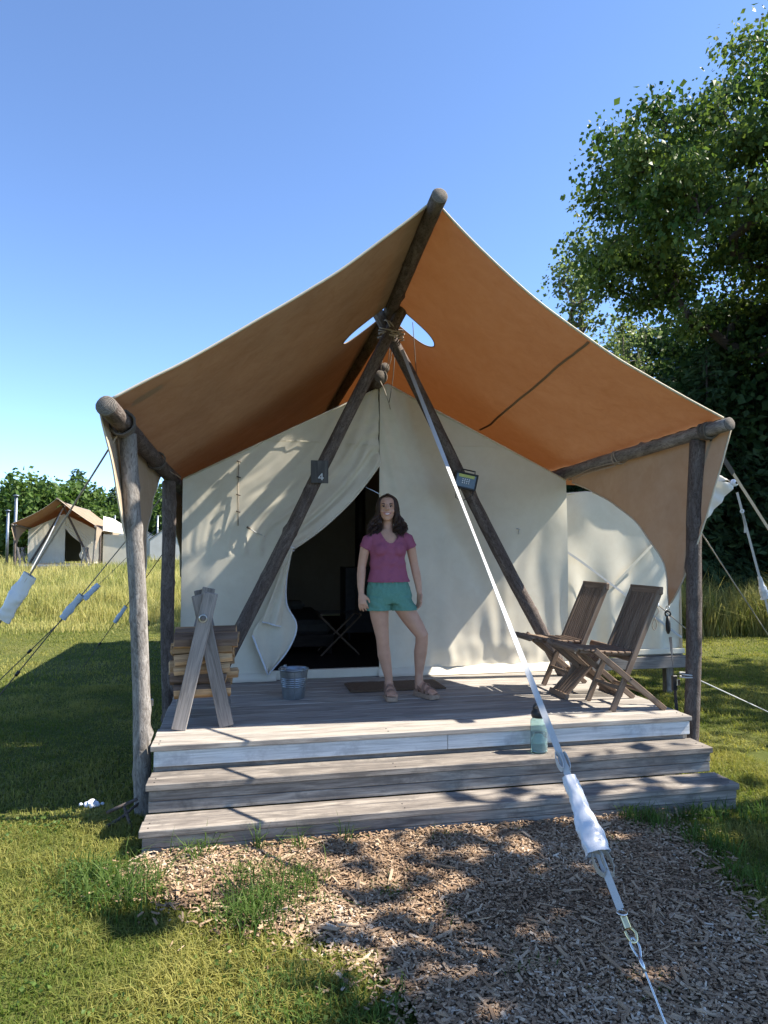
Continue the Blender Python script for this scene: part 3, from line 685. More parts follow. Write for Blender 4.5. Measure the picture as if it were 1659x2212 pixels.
def copy_tree(root, loc, rz, sc, label, group=None):
    r = root.copy(); COL.objects.link(r); r.location = loc; r.rotation_euler = (0, 0, rz); r.scale = (sc, sc, sc)
    if label: r['label'] = label
    if group: r['group'] = group
    for ch in root.children:
        c = ch.copy(); COL.objects.link(c); c.parent = r; c.matrix_parent_inverse = ch.matrix_parent_inverse.copy()
        for g in ch.children:
            d = g.copy(); COL.objects.link(d); d.parent = c; d.matrix_parent_inverse = g.matrix_parent_inverse.copy()
    return r
# the big oak at the right
oak = deciduous('oak_tree', (14.4, 15.2, gz(14.4, 15.2)), 15, (14.6, 15.2, 10.1), (6.1, 4.6, 5.0), 420, 260, .12, 'oak_leaf', 11, 'large spreading oak with drooping leaves above the right end of the tent', spread=.37, r_trunk=.32, droop=.7, shell=.62, bark='tree_bark', keep=lambda q: q[2] > 10.4 - .58 * (q[0] - 8.4) - .5 * math.sin(q[0] * 2.1) and q[2] > 7.2)
# slim aspen between oak and fly
aspen = deciduous('aspen_tree', (11.0, 20.5, gz(11, 20.5)), 12, (11.0, 20.5, 10.6), (.85, .8, 1.7), 34, 60, .13, 'aspen_leaf', 12, 'slim pale-leaved tree showing between the big oak and the fly edge', spread=.28, r_trunk=.09, droop=.1)
aspen2 = deciduous('aspen_tree', (13.1, 21.5, gz(13, 21.5)), 12, (13.1, 21.5, 8.6), (1.0, .9, 1.6), 30, 44, .13, 'aspen_leaf', 13, 'thin twiggy sapling below the lowest oak branches', spread=.3, r_trunk=.08, droop=.1)
# dark wood behind the lawn at the right
GR = 'dark wood behind the lawn'
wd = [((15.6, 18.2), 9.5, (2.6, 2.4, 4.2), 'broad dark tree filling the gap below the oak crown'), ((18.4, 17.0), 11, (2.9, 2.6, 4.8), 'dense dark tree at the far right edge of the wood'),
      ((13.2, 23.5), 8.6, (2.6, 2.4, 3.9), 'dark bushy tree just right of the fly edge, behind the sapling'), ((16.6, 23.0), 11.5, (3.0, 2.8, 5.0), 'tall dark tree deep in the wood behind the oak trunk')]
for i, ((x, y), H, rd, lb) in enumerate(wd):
    deciduous('dark_tree', (x, y, float(gz(x, y))), H, (x, y, H - rd[2]), rd, 130, 85, .24, 'shaded_leaf', 30 + i, lb, GR, spread=.55, r_trunk=.2, shell=.35, bark='tree_bark')
sp = [((11.4, 16.8), 6.4, 2.3, 'low dark spruce left of the wood, beside the corner post'), ((13.3, 17.4), 7.6, 2.6, 'middle dark spruce of the row behind the lawn'), ((15.2, 15.6), 7.0, 2.6, 'dark spruce standing in front of the oak trunk'), ((17.4, 14.6), 8.4, 2.8, 'dark spruce nearest the right edge of the lawn'), ((10.3, 19.2), 5.6, 2.0, 'small dark spruce at the left end of the wood')]
for i, ((x, y), H, r_, lb) in enumerate(sp): conifer('spruce_tree', (x, y, float(gz(x, y))), H, r_, 26, .30, 'shaded_needle', 50 + i, lb, GR, per=70)
# trees right of the camera whose shade falls on the steps and the mulch
GS = 'shade trees right of the steps'
s1 = deciduous('shade_tree', (7.7, 1.8, 0), 7, (7.5, 1.95, 5.4), (2.0, 1.3, 1.2), 58, 60, .22, 'oak_leaf', 71, 'leafy tree right of the mulch bed, casting the dappled shade on it', GS, spread=.5, r_trunk=.2)
s2 = deciduous('shade_tree', (13.6, 6.0, 0), 10, (13.4, 6.2, 6.6), (2.6, 2.4, 2.6), 60, 60, .22, 'oak_leaf', 72, 'leafy tree right of the side tent, shading the right lawn', GS, spread=.5, r_trunk=.2)
# wood line behind the meadow
GL = 'wood line beyond the meadow'
pr = [deciduous('field_tree', (-17.5, 62, float(gz(-17.5, 62))), 8, (-17.5, 62, float(gz(-17.5, 62)) + 2.9), (3.4, 2.6, 2.5), 110, 60, .36, 'tree_leaf', 81, 'pale green rounded tree at the left edge of the photo, beyond the meadow', GL, spread=.6, r_trunk=.16, zmin=1.6),
      deciduous('field_tree', (-13.6, 63, float(gz(-13.6, 63))), 9, (-13.6, 63, float(gz(-13.6, 63)) + 3.6), (3.0, 2.6, 3.0), 120, 60, .36, 'tree_leaf', 82, 'tall bushy tree straight behind the distant tent ridge', GL, spread=.6, r_trunk=.16, zmin=1.6),
      conifer('field_spruce', (-7.2, 62, float(gz(-7.2, 62))), 6.4, 1.9, 24, .36, 'far_needle', 83, 'pointed spruce just left of the near corner post', GL, per=60)]
fl = [(0, -21.8, 64, 1.0, .86, 'rounded tree left of the pale tree, cut by the photo edge'), (1, -16.4, 58, 2.0, 1.0, 'mid green tree between the pale tree and the distant ridge'), (1, -11.0, 60, 4.0, .74, 'low bushy tree right behind the distant tent roof'), (0, -9.2, 59, 3.0, .82, 'low broad tree above the second distant tent'),
      (2, -9.0, 66, 1.0, 1.18, 'tall thin spruce rising behind the broad trees'), (2, -8.2, 61, 2.0, .98, 'spruce close beside the near corner post'), (1, -5.0, 58, 5.0, .9, 'tree showing between flap and wall post'), (0, -2.0, 60, 2.2, .95, 'tree mostly hidden behind the near tent wall'), (2, -14.6, 66, 1.2, 1.25, 'pointed treetop left of the distant ridge'), (0, -19.6, 70, 5.0, 1.0, 'back-row tree over the pale tree at the left edge'), (2, -10.3, 60, 4.2, .95, 'pointed spruce just right of the distant ridge'), (1, -7.0, 66, 3.3, .98, 'back-row tree between the two corner spruces')]
for k, x, y, a, sc, lb in fl: copy_tree(pr[k], (x, y, float(gz(x, y))), a, sc, lb, GL)

# ---------------------------------------------------------------- grass, chips
leafmat('tuft_blade', (.05, .10, .022), (.12, .17, .045), .35, rough=.5)
leafmat('lawn_blade', (.085, .125, .022), (.31, .285, .085), .35, rough=.55)
leafmat('field_blade', (.17, .20, .05), (.48, .42, .17), .35, rough=.6)
def blades(P, h, w, lean, tint, rng, z0=None, three=True):
    """tapered bent grass blades, three triangles each"""
    n = len(P); a = rng.uniform(0, 6.283, n); d = np.stack([np.cos(a), np.sin(a), np.zeros(n)], -1); b2 = a + rng.normal(size=n) * .6 + 1.57; s = np.stack([np.cos(b2), np.sin(b2), np.zeros(n)], -1)
    z = (gz(P[:, 0], P[:, 1]) if z0 is None else z0); B = np.stack([P[:, 0], P[:, 1], z - .005], -1); h = h[:, None]; w = w[:, None]; ln = lean[:, None]
    mid = B + np.array([0, 0, 1.0]) * h * .58 + d * h * ln * .30; tip = B + np.array([0, 0, 1.0]) * h * (1 - .35 * np.clip(ln, 0, 1.6)) + d * h * ln
    V = np.stack([B - s * w / 2, B + s * w / 2, mid - s * w * .38, mid + s * w * .38, tip], 1).reshape(-1, 3); k = np.arange(n)[:, None] * 5
    F = np.concatenate([k + [0, 1, 3], k + [0, 3, 2], k + [2, 3, 4]], 1).reshape(-1, 3); return npmesh(V, F, False, tint=np.repeat(np.clip(tint, 0, 1), 5))
def scatter(rng, n, x0, x1, y0, y1): return np.stack([rng.uniform(x0, x1, n), rng.uniform(y0, y1, n)], -1)
def free(P, fuzz, rng):
    j = P + rng.normal(size=P.shape) * fuzz; k = ~inpoly(j, BED); k &= ~((P[:, 0] > XL - .01) & (P[:, 0] < XR + .01) & (P[:, 1] > 4.12) & (P[:, 1] < 13.1)); return k
rng = np.random.default_rng(7)
def lawn(n, x0, x1, y0, y1, hh, ww, lean=.9, fuzz=.05, cut=None):
    P = scatter(rng, n, x0, x1, y0, y1); k = free(P, fuzz, rng)
    # thin where the camera cannot reach
    ang = np.degrees(np.arctan2(P[:, 0], P[:, 1])); k &= (ang > -60) & (ang < 60); P = P[k]
    if cut is not None: P = P[cut(P)]
    m_ = len(P); pt = vnoise(P[:, 0], P[:, 1], 1.1, 4); pf = vnoise(P[:, 0], P[:, 1], 4.5, 6)
    pc = vnoise(P[:, 0], P[:, 1], 2.4, 41); tint = .12 + .6 * pt + .45 * (pf - .5) + .4 * (pc - .5) + rng.normal(size=m_) * .2; h = hh * (.4 + .55 * pf + .5 * pc ** 2) * rng.uniform(.5, 1.3, m_)
    return P, h, ww * rng.uniform(.6, 1.3, m_), np.abs(rng.normal(size=m_)) * lean + .1, tint
sets = [lawn(34000, -5.0, -2.4, 1.2, 5.0, .06, .007, 1.0), lawn(12000, -2.6, .8, .6, 1.8, .07, .007, 1.0), lawn(16000, -8.5, -4.6, 4.9, 9.5, .05, .011, .9), lawn(90000, -2.4, 1.0, 1.8, 4.9, .07, .0055, 1.05, .07), lawn(70000, -4.6, -.4, 4.7, 9.5, .05, .007, .9), lawn(60000, -8, 3.5, 9.3, 17.5, .05, .012, .8),
        lawn(46000, 2.2, 4.2, 2.0, 5.4, .068, .005, 1.0, .05), lawn(70000, 3.2, 10, 5.2, 10, .055, .008, .9), lawn(40000, 3.4, 13.5, 9.8, 15, .055, .013, .8)]
cat_ = [np.concatenate(a) for a in zip(*sets)]
g = put('lawn_grass', blades(*cat_, rng), None, MAT['lawn_blade']); tag(g, 'short mown yellow-green lawn grass around the deck', 'grass', kind='stuff')
n = 9000; P = scatter(rng, n, -2.4, 1.0, 1.8, 4.9); P = P[free(P, .05, rng)]; P = P[vnoise(P[:, 0], P[:, 1], 2.3, 15) + .4 * vnoise(P[:, 0], P[:, 1], 9, 16) > .82]; n = len(P)
Dn = rng.normal(size=(n, 3)); Dn[:, 2] = .25; g = put('clover_leaves', leaves_mesh(np.stack([P[:, 0], P[:, 1], rng.uniform(.012, .05, n)], -1), Dn, rng.uniform(.012, .026, n), rng.uniform(.1, .9, n), rng, .3, .46), None, MAT['tuft_blade']); tag(g, 'small clover and weed leaves scattered through the front lawn', 'weeds', kind='stuff')
# lush tufts in the lawn and at the edge of the chips
tufts = [(-.55, 3.72, .22, 420, .17), (-.75, 3.95, .2, 260, .15), (.10, 3.42, .22, 480, .17), (.28, 3.62, .16, 240, .15), (.02, 3.75, .12, 120, .14), (-.2, 4.06, .1, 60, .2), (.12, 4.06, .06, 34, .2), (.34, 4.05, .05, 30, .18), (.62, 4.06, .05, 24, .2), (1.2, 3.98, .1, 50, .1), (1.5, 3.5, .1, 60, .07), (1.75, 3.62, .08, 50, .06), (2.1, 3.8, .1, 60, .09), (1.2, 2.75, .14, 90, .07), (1.0, 3.15, .12, 90, .07), (.75, 3.5, .14, 120, .08), (1.65, 2.55, .12, 70, .07), (2.55, 3.95, .12, 200, .16), (2.68, 3.6, .14, 220, .16), (2.6, 3.2, .12, 160, .14), (2.45, 4.06, .08, 80, .14), (2.95, 4.05, .2, 260, .13), (3.3, 3.9, .2, 260, .13), (.45, 2.62, .2, 260, .1), (.2, 2.75, .2, 260, .1), (-.7, 4.7, .15, 120, .1)]
Ps = []; Hs = []; Ws = []; Ls = []; Ts = []
for x, y, sp_, n, h in tufts:
    P = np.stack([x + rng.normal(size=n) * sp_ * .5, y + rng.normal(size=n) * sp_ * .5], -1); P = P[P[:, 1] < 4.115]; n = len(P); Ps.append(P); Hs.append(h * rng.uniform(.5, 1.25, n)); Ws.append(rng.uniform(.004, .009, n)); Ls.append(np.abs(rng.normal(size=n)) * .75 + .1); Ts.append(rng.uniform(.05, .9, n))
g = put('grass_tufts', blades(*[np.concatenate(a) for a in (Ps, Hs, Ws, Ls, Ts)], rng), None, MAT['tuft_blade']); tag(g, 'longer green grass tufts at the edge of the wood chips and steps', 'grass', kind='stuff')
P = scatter(rng, 30000, -.6, 2.6, 1.8, 4.1); P = P[inpoly(P, BED)]; P = P[(vnoise(P[:, 0], P[:, 1], 2.0, 21) + .35 * vnoise(P[:, 0], P[:, 1], 7, 22) + .3 * np.clip(1 - (P[:, 0] + .4) / 1.6, 0, 1)) > .86 + .14 * rng.random(len(P))]; n = len(P)
g = put('thin_grass', blades(P, .05 * rng.uniform(.4, 1.5, n), rng.uniform(.002, .005, n), np.abs(rng.normal(size=n)) * 1.1 + .2, rng.uniform(.1, 1, n), rng), None, MAT['tuft_blade']); tag(g, 'sparse grass growing through the wood chips before the steps', 'grass', kind='stuff')
# meadow
def meadow(n, a0, a1, r0, r1, hh, ww):
    a = np.radians(rng.uniform(a0, a1, n)); r = np.sqrt(rng.uniform(r0 * r0, r1 * r1, n)); return np.stack([np.sin(a) * r, np.cos(a) * r], -1)
P = np.concatenate([meadow(52000, -30, 12, 15.6, 24, 0, 0), meadow(40000, -30, 12, 24, 42, 0, 0), meadow(22000, -32, 14, 42, 80, 0, 0)])
edge = 15.0 + 1.6 * vnoise(P[:, 0], P[:, 1], .4, 2) + rng.normal(size=len(P)) * .3; P = P[P[:, 1] > edge]
P = P[~((P[:, 0] > -12.2) & (P[:, 0] < -7.2) & (P[:, 1] > 39.7) & (P[:, 1] < 48))]
n = len(P); dist = np.hypot(P[:, 0], P[:, 1]); pt = vnoise(P[:, 0], P[:, 1], .35, 8); pq = vnoise(P[:, 0], P[:, 1], 1.5, 9)
hh = (.30 + .5 * pq) * rng.uniform(.4, 1.35, n) * np.clip(.22 + (P[:, 1] - 15.3 - 2.5 * vnoise(P[:, 0], P[:, 1], .5, 44)) / 4.0, .2, 1); ww = .006 + .0008 * dist * rng.uniform(.6, 1.2, n)
g = put('meadow_grass', blades(P, hh, ww, np.abs(rng.normal(size=n)) * .28 + .06, .2 + .6 * pt + .25 * (pq - .5) + rng.normal(size=n) * .18, rng), None, MAT['field_blade']); tag(g, 'tall golden-green meadow grass left of the near tent', 'grass', kind='stuff')
# rough grass verge before the dark wood
P = np.concatenate([scatter(rng, 46000, 7.0, 20, 10.5, 15.5)]); P = P[(P[:, 1] > 12.2 - .22 * (P[:, 0] - 8) + .5 * vnoise(P[:, 0], P[:, 1], .8, 3))]; n = len(P); pq = vnoise(P[:, 0], P[:, 1], 1.2, 12)
g = put('verge_grass', blades(P, (.55 + 1.0 * pq) * rng.uniform(.45, 1.25, n), rng.uniform(.010, .024, n), np.abs(rng.normal(size=n)) * .6 + .1, .1 + .6 * pq + rng.normal(size=n) * .25, rng), None, MAT['verge_blade']); tag(g, 'tall rough grass and weeds along the dark wood at the right', 'grass', kind='stuff')
# wood chips
m, nt, b = nodes('chip'); b.inputs['Roughness'].default_value = .85; b.inputs['Specular IOR Level'].default_value = .2
at = nd(nt, 'ShaderNodeAttribute', attribute_name='tint'); c = ramp(nt, at.outputs['Fac'], [(0, (.12, .075, .045)), (.35, (.29, .19, .115)), (.7, (.44, .32, .21)), (1, (.60, .51, .40))]); nt.links.new(c, b.inputs['Base Color'])
def chipmesh(P, L, Wd, T, tint, rng):
    n = len(P); a = rng.uniform(0, 6.283, n); ti = rng.normal(size=n) * .22; ro = rng.normal(size=n) * .35
    X = np.stack([np.cos(a) * np.cos(ti), np.sin(a) * np.cos(ti), np.sin(ti)], -1); up_ = np.stack([rng.normal(size=n) * .25, rng.normal(size=n) * .25, np.ones(n)], -1); Yv = np.cross(up_, X); Yv /= np.linalg.norm(Yv, axis=1, keepdims=True); Zv = np.cross(X, Yv)
    c = np.array([(-1, -1, -1), (1, -1, -1), (1, 1, -1), (-1, 1, -1), (-1, -1, 1), (1, -1, 1), (1, 1, 1), (-1, 1, 1)], float); j = 1 + rng.uniform(-.45, .1, (n, 8, 3)); cc = c[None] * j * .5
    V = (P[:, None] + cc[:, :, :1] * (X * L[:, None])[:, None] + cc[:, :, 1:2] * (Yv * Wd[:, None])[:, None] + cc[:, :, 2:] * (Zv * T[:, None])[:, None]).reshape(-1, 3)
    q = np.array([(4, 5, 6, 7), (0, 1, 5, 4), (1, 2, 6, 5), (2, 3, 7, 6), (3, 0, 4, 7)]); F = (np.arange(n)[:, None, None] * 8 + q[None]).reshape(-1, 4); return npmesh(V, F, False, tint=np.repeat(np.clip(tint, 0, 1), 8))
P = scatter(rng, 92000, -.9, 2.95, 1.2, 4.14); j = P + rng.normal(size=P.shape) * (.05 + .08 * rng.random((len(P), 1))); P = P[inpoly(j, BED)]; n = len(P)
L = rng.gamma(2.0, .0072, n) + .005; lg = rng.random(n) < .10; L = np.where(lg, L * 2.0 + .012, L); Wd = np.minimum(L * .75, rng.uniform(.004, .012, n) * np.where(lg, 1.7, 1)); z = mulch_z(P[:, 0], P[:, 1]) + .008 + rng.uniform(0, .016, n)
big = np.argsort(-L)[:260]; rest = np.setdiff1d(np.arange(n), big)
P3 = np.stack([P[:, 0], P[:, 1], z], -1); T = rng.uniform(.002, .006, n); tn = np.clip(rng.beta(2.0, 2.4, n) + .35 * (vnoise(P[:, 0], P[:, 1], 2.2, 31) - .5), 0, 1)
g = put('wood_chips', chipmesh(P3[rest], L[rest], Wd[rest], T[rest], tn[rest], rng), mulch, MAT['chip']); g['kind'] = 'stuff'
kinds = []
for i in range(12): kinds.append(chipmesh(np.zeros((1, 3)), np.array([.085 + .006 * i]), np.array([.013 + .0012 * (i % 5)]), np.array([.006]), np.array([.3 + .06 * (i % 8)]), rng)); kinds[-1].materials.append(MAT['chip'])
for q, i in enumerate(big):
    put('wood_chip', kinds[q % 12], mulch, None, Matrix.Translation((P3[i, 0], P3[i, 1], P3[i, 2] + .006)) @ Matrix.Rotation(rng.uniform(0, 6.28), 4, 'Z') @ Matrix.Scale(rng.uniform(.6, 1.15), 4))
# ---------------------------------------------------------------- guy lines
def lerp3(A, B, t): return Vector(A).lerp(Vector(B), t)
def sleeve(name, A, B, r0, r1, mat, parent, seed=0, flat=.5, side=(1, 0, 0)):
    """slack fabric tube round a strap, flattened and creased"""
    A, B = Vector(A), Vector(B); ax = (B - A).normalized(); s = Vector(side); s = (s - ax * s.dot(ax)).normalized(); n_ = ax.cross(s); V = []; F = []; n, seg = 44, 28
    for i in range(n + 1):
        t = i / n; r = r0 + (r1 - r0) * t; r *= 1 + .12 * math.sin(t * 9 + seed) * math.sin(math.pi * t)
        p = A.lerp(B, t)
        for k in range(seg):
            a = 6.283 * k / seg; q = r * (1 + .22 * noise.noise((t * 6, math.cos(a) * 1.6 + seed, math.sin(a) * 1.6)) + .10 * noise.noise((t * 17, math.cos(a) * 3 + seed, math.sin(a) * 3)) + .06 * math.sin(t * 40 + 3 * math.cos(a) + seed) * abs(noise.noise((t * 3, seed, 1))) * 2)
            V.append(p + s * math.cos(a) * q + n_ * math.sin(a) * q * (flat + .15 * math.sin(t * 6 + seed)))
    for i in range(n):
        for k in range(seg): k2 = (k + 1) % seg; F.append((i * seg + k, i * seg + k2, (i + 1) * seg + k2, (i + 1) * seg + k))
    return put(name, pym(V, F, True), parent, MAT[mat])
def ring(name, c, ax, R0, r, mat, parent, sx=1.0, sdir=None):
    ax = Vector(ax).normalized(); u = Vector(sdir).normalized() if sdir is not None else ax.orthogonal().normalized(); w = ax.cross(u)
    P = [Vector(c) + u * math.cos(a) * R0 * sx + w * math.sin(a) * R0 for a in np.linspace(0, 2 * math.pi, 25)]
    return tube(name, P, r, MAT[mat], parent, 6)
# front strap from the crossed legs to a stake in the chips
A0 = Vector((1.452, 6.13, 3.62)); G0 = Vector((1.47, 2.12, 0.0)); ax = (G0 - A0).normalized(); sd = rt
gl = empty('guy_strap', G0, 'white webbing guy strap running from the crossed legs down to the wood chips', 'guy line')
pts = [lerp3(A0, G0, t) for t in np.linspace(0, .904, 34)]
ribbon('strap', pts, .031, [Matrix.Rotation(.75 * math.sin(i / 33 * 7.5 + .6), 3, ax) @ sd for i in range(34)], MAT['webbing'], gl, .003)
sl = sleeve('sleeve', lerp3(A0, G0, .800), lerp3(A0, G0, .864), .030, .056, 'sleeve_vinyl', gl, 1, .5, rt)
for k, (dx, rr_) in enumerate(((-.016, .018), (.018, .012))):
    c = lerp3(A0, G0, .794) + rt * dx; P = [c + ax * (.03 - .03 * math.cos(a)) * -1.4 + rt * math.sin(a) * rr_ * .6 + up * .004 * math.sin(a) for a in np.linspace(0, 6.283, 18)]
    ribbon('strap_loop', P, .022, up, MAT['webbing'], gl, .003)
for k in range(2):
    c = lerp3(A0, G0, .871) + rt * (.020 - .035 * k); P = [c + ax * (.05 * math.sin(a)) + rt * math.cos(a) * .02 for a in np.linspace(0, 6.283, 16)]; ribbon('strap_loop', P, .02, up, MAT['webbing_tan'], gl, .003)
for k in range(4): tube('stitching', [lerp3(A0, G0, .858) + rt * (.004 + .005 * k) + up * .026, lerp3(A0, G0, .861) + rt * (.004 + .005 * k) + up * .026], .0012, MAT['black_metal'], gl, 4)
b0 = lerp3(A0, G0, .904)
hk = ring('snap_hook', b0 + ax * .012, up, .019, .0042, 'steel', gl, 1.0)
bar('snap_hook', b0 + ax * .022, b0 + ax * .072, .026, .012, rt, MAT['brass_snap'], gl, .004)
P = [b0 + ax * .068 + rt * .012, b0 + ax * .085 + rt * .022, b0 + ax * .112 + rt * .014, b0 + ax * .118 - rt * .004, b0 + ax * .10 - rt * .014, b0 + ax * .078 - rt * .016]
tube('snap_hook', catmull(P, 5), .006, MAT['brass_snap'], gl, 8)
P = [b0 + ax * .10 + rt * .002, b0 + ax * .125 + rt * .016, b0 + ax * .16 + rt * .008, b0 + ax * .168, b0 + ax * .16 - rt * .008, b0 + ax * .125 - rt * .014, b0 + ax * .10 - rt * .002]
tube('cable_eye', catmull(P, 5), .005, MAT['steel'], gl, 8)
tube('ferrule', [b0 + ax * .165, b0 + ax * .215], .008, MAT['steel'], gl, 10)
P = [b0 + ax * (.21 + t) for t in np.linspace(0, (G0 - b0).length - .18, 40)]
tube('cable', P, .0042, MAT['steel'], gl, 6)
# straps at the left side
def guy(label, A, B, wA, s0, s1, mat='webbing_tan', smat='sleeve_vinyl', sr=.05, tail=True, strap=.022):
    A, B = Vector(A), Vector(B); g_ = empty('guy_line', B, label, 'guy line', 'side guy lines'); ax_ = (B - A).normalized()
    ribbon('strap', [lerp3(A, B, t) for t in np.linspace(0, s0 + .02, 10)], strap, ax_.cross(up), MAT[mat], g_, .003)
    if s1 > s0: sleeve('sleeve', lerp3(A, B, s0), lerp3(A, B, s1), sr * .85, sr, smat, g_, len(label), .38, ax_.cross(fw))
    tube('rope', [lerp3(A, B, t) for t in np.linspace(max(s0, s1 - .02), 1, 8)], .006, MAT['rope_dark'], g_, 6)
    k = lerp3(A, B, s1 + (1 - s1) * .45); tube('ratchet', [k, k + ax_ * .05], .016, MAT['black_metal'], g_, 8)
    tube('stake', [B + ax_ * .02, B - Vector((0, 0, .18))], .012, MAT['steel'], g_, 8)
    return g_
plain('sleeve_blue', (.42, .48, .56), .45, noise_amt=.1, scale=9)
guy('tan guy strap with a big crumpled silver sleeve, from the near left corner post', (-.77, 4.62, 2.52), (-2.32, 5.2, 0), 0, .37, .485, sr=.054)
guy('grey guy strap with a blue-grey sleeve, second from the left post', (-.66, 6.48, 2.30), (-2.52, 7.23, 0), 0, .42, .515, smat='sleeve_blue', sr=.034)
guy('thin dark guy line with a short blue-grey sleeve, third along the tent side', (-.70, 8.5, 2.30), (-2.86, 8.08, 0), 0, .41, .48, mat='rope_dark', smat='sleeve_blue', sr=.034)
guy('shortest-looking guy line, with a slim blue-grey sleeve just left of the corner post', (-.70, 10.2, 2.30), (-2.29, 11.04, 0), 0, .60, .705, mat='rope_dark', smat='sleeve_blue', sr=.034)
g5 = empty('guy_line', (6.97, 6.36, 0), 'black and grey ratchet strap leading right from the right eave pole end', 'guy line', 'side guy lines')
A, B = Vector((3.62, 4.72, 2.64)), Vector((6.97, 6.36, 0)); tube('rope', [lerp3(A, B, t) for t in (0, .03, .055)], .016, MAT['webbing_black'], g5, 6); ribbon('strap', [lerp3(A, B, t) for t in np.linspace(.05, .1, 5)], .04, (0, -.3, 1), MAT['webbing_black'], g5, .006); ribbon('strap', [lerp3(A, B, t) for t in np.linspace(.095, 1, 12)], .026, (0, -.3, 1), MAT['webbing_tan'], g5, .003); tube('stake', [B, B - Vector((0, 0, .2))], .012, MAT['steel'], g5)
g6 = empty('guy_line', (5.5, 6.1, 0), 'thin pale cord running from the right corner post foot to the right lawn', 'guy line', 'side guy lines')
tube('rope', [(3.50, 4.86, .75), (5.5, 6.1, .0)], .005, MAT['webbing'], g6, 6); lashing('knot', (3.475, 4.86, .76), (.05, 0, 1), .064, 2, g6, 4, 'webbing', .006, .02)
# straps that hold the flap points down to the deck
def tie(label, A, B, ym):
    A, B = Vector(A), Vector(B); g_ = empty('flap_strap', B, label, 'strap', 'straps below the side flaps')
    ring('snap_ring', A - Vector((0, 0, .02)), (1, .2, 0), .018, .004, 'steel', g_); ring('snap_ring', A - Vector((0, 0, .065)), (.2, 1, 0), .022, .007, 'black_metal', g_)
    tube('snap_body', [A - Vector((0, 0, .085)), A - Vector((0, 0, .14)), A - Vector((0, 0, .20)), A - Vector((0, 0, .23))], [.012, .020, .020, .008], MAT['black_metal'], g_, 8)
    ribbon('strap', [A.lerp(B, t) for t in np.linspace(.28, 1, 14)], .026, [Matrix.Rotation(t * 2.6, 3, 'Z') @ Vector((1, 0, 0)) for t in np.linspace(0, 1, 14)], MAT['webbing_black'], g_, .003)
    k = A.lerp(B, .68); bar('buckle', k + Vector((0, 0, .06)), k - Vector((0, 0, .06)), .04, .03, (1, 0, 0), MAT['black_metal'], g_); bar('buckle', k + Vector((.02, -.02, .03)), k + Vector((.02, -.02, -.02)), .03, .02, (1, 0, 0), MAT['steel'], g_)
    return g_
tie('black ratchet strap hanging from the point of the right side flap', (3.45, 5.07, 1.29), (3.40, 4.90, .40), 0)
tie('dark strap hanging from the left side flap beside the left corner post', (-.665, 5.20, 1.29), (-.60, 5.0, .40), 0)
# ---------------------------------------------------------------- side tent at the right
st = empty('side_tent', (4.3, 7.5, .3), 'small cream annex tent on its own platform right of the front wall', 'tent')
def strip(name, P0, P1, mat, parent, fn, n=(60, 30)):
    """sheet between two polylines with a displacement along -Y"""
    a = catmull(P0, 8); b_ = catmull(P1, 8); V = []; F = []; m_ = n[1]; k = len(a)
    for i in range(k):
        for j in range(m_ + 1):
            p = a[i].lerp(b_[i], j / m_); V.append(p + Vector((0, fn(p.x, p.z), 0)))
    for i in range(k - 1):
        for j in range(m_): q = i * (m_ + 1) + j; F.append((q, q + 1, q + m_ + 2, q + m_ + 1))
    return put(name, pym(V, F, True), parent, MAT[mat])
fn = lambda x, z: .03 * math.sin(x * 11 + .8 * z) * max(0, min(1, (2.2 - z) / 1.6)) + .016 * math.sin(x * 29 + 2 * noise.noise((x * 2, z, 3))) * max(0, (1.5 - z)) + .02 * noise.noise((x * 2, z * 1.5, 4)) - .04 * math.exp(-((x - 3.95) ** 2) / .05) * max(0, 1 - abs(2.2 - z))
strip('front_wall', [(3.37, 7.45, 2.34), (3.7, 7.45, 2.40), (4.0, 7.45, 2.43), (4.35, 7.45, 2.40), (4.8, 7.45, 2.16), (5.22, 7.45, 1.75)], [(3.37, 7.45, .56), (3.7, 7.45, .56), (4.0, 7.45, .56), (4.35, 7.45, .56), (4.8, 7.45, .56), (5.26, 7.45, .56)], 'canvas', st, fn)
strip('side_wall', [(5.26, 7.45, 1.75), (5.28, 8.6, 1.8), (5.28, 9.8, 1.75)], [(5.26, 7.45, .56), (5.26, 8.6, .56), (5.26, 9.8, .56)], 'canvas', st, lambda x, z: 0)
ribbon('seam_strap', [(3.38, 7.40, 1.95), (3.9, 7.39, 1.62), (4.5, 7.39, 1.20), (5.2, 7.38, .70)], .025, (.5, 0, .8), MAT['webbing'], st, .003)
ribbon('seam_strap', [(4.35, 7.40, 1.35), (4.7, 7.39, 1.68), (5.05, 7.39, 2.0)], .03, (.5, 0, -.8), MAT['canvas'], st, .003)
tube('top_hem', [(x, 7.43 + 0, z) for x, z in ((3.37, 2.345), (3.7, 2.405), (4.0, 2.435), (4.35, 2.405), (4.8, 2.165), (5.22, 1.755))], .014, MAT['canvas'], st, 6)
bar('sod_cloth', (3.37, 7.42, .535), (5.26, 7.42, .535), .06, .03, (0, 0, 1), MAT['canvas'], st)
for i in range(13): board('platform_board', (4.31, 7.46 + .143 * i + .07, .49), (1.92, .138, .03), MAT['step_wood'], st)
bar('platform_rim', (3.36, 7.40, .41), (5.27, 7.40, .41), .14, .035, (0, 0, 1), MAT['rack_wood'], st); bar('platform_rim', (5.25, 7.42, .41), (5.25, 9.3, .41), .14, .035, (0, 0, 1), MAT['rack_wood'], st)
for xx in (3.5, 5.15):
    for yy in (7.6, 9.1): bar('platform_foot', (xx, yy, -.1), (xx, yy, .34), .09, .09, (1, 0, 0), MAT['step_wood'], st)
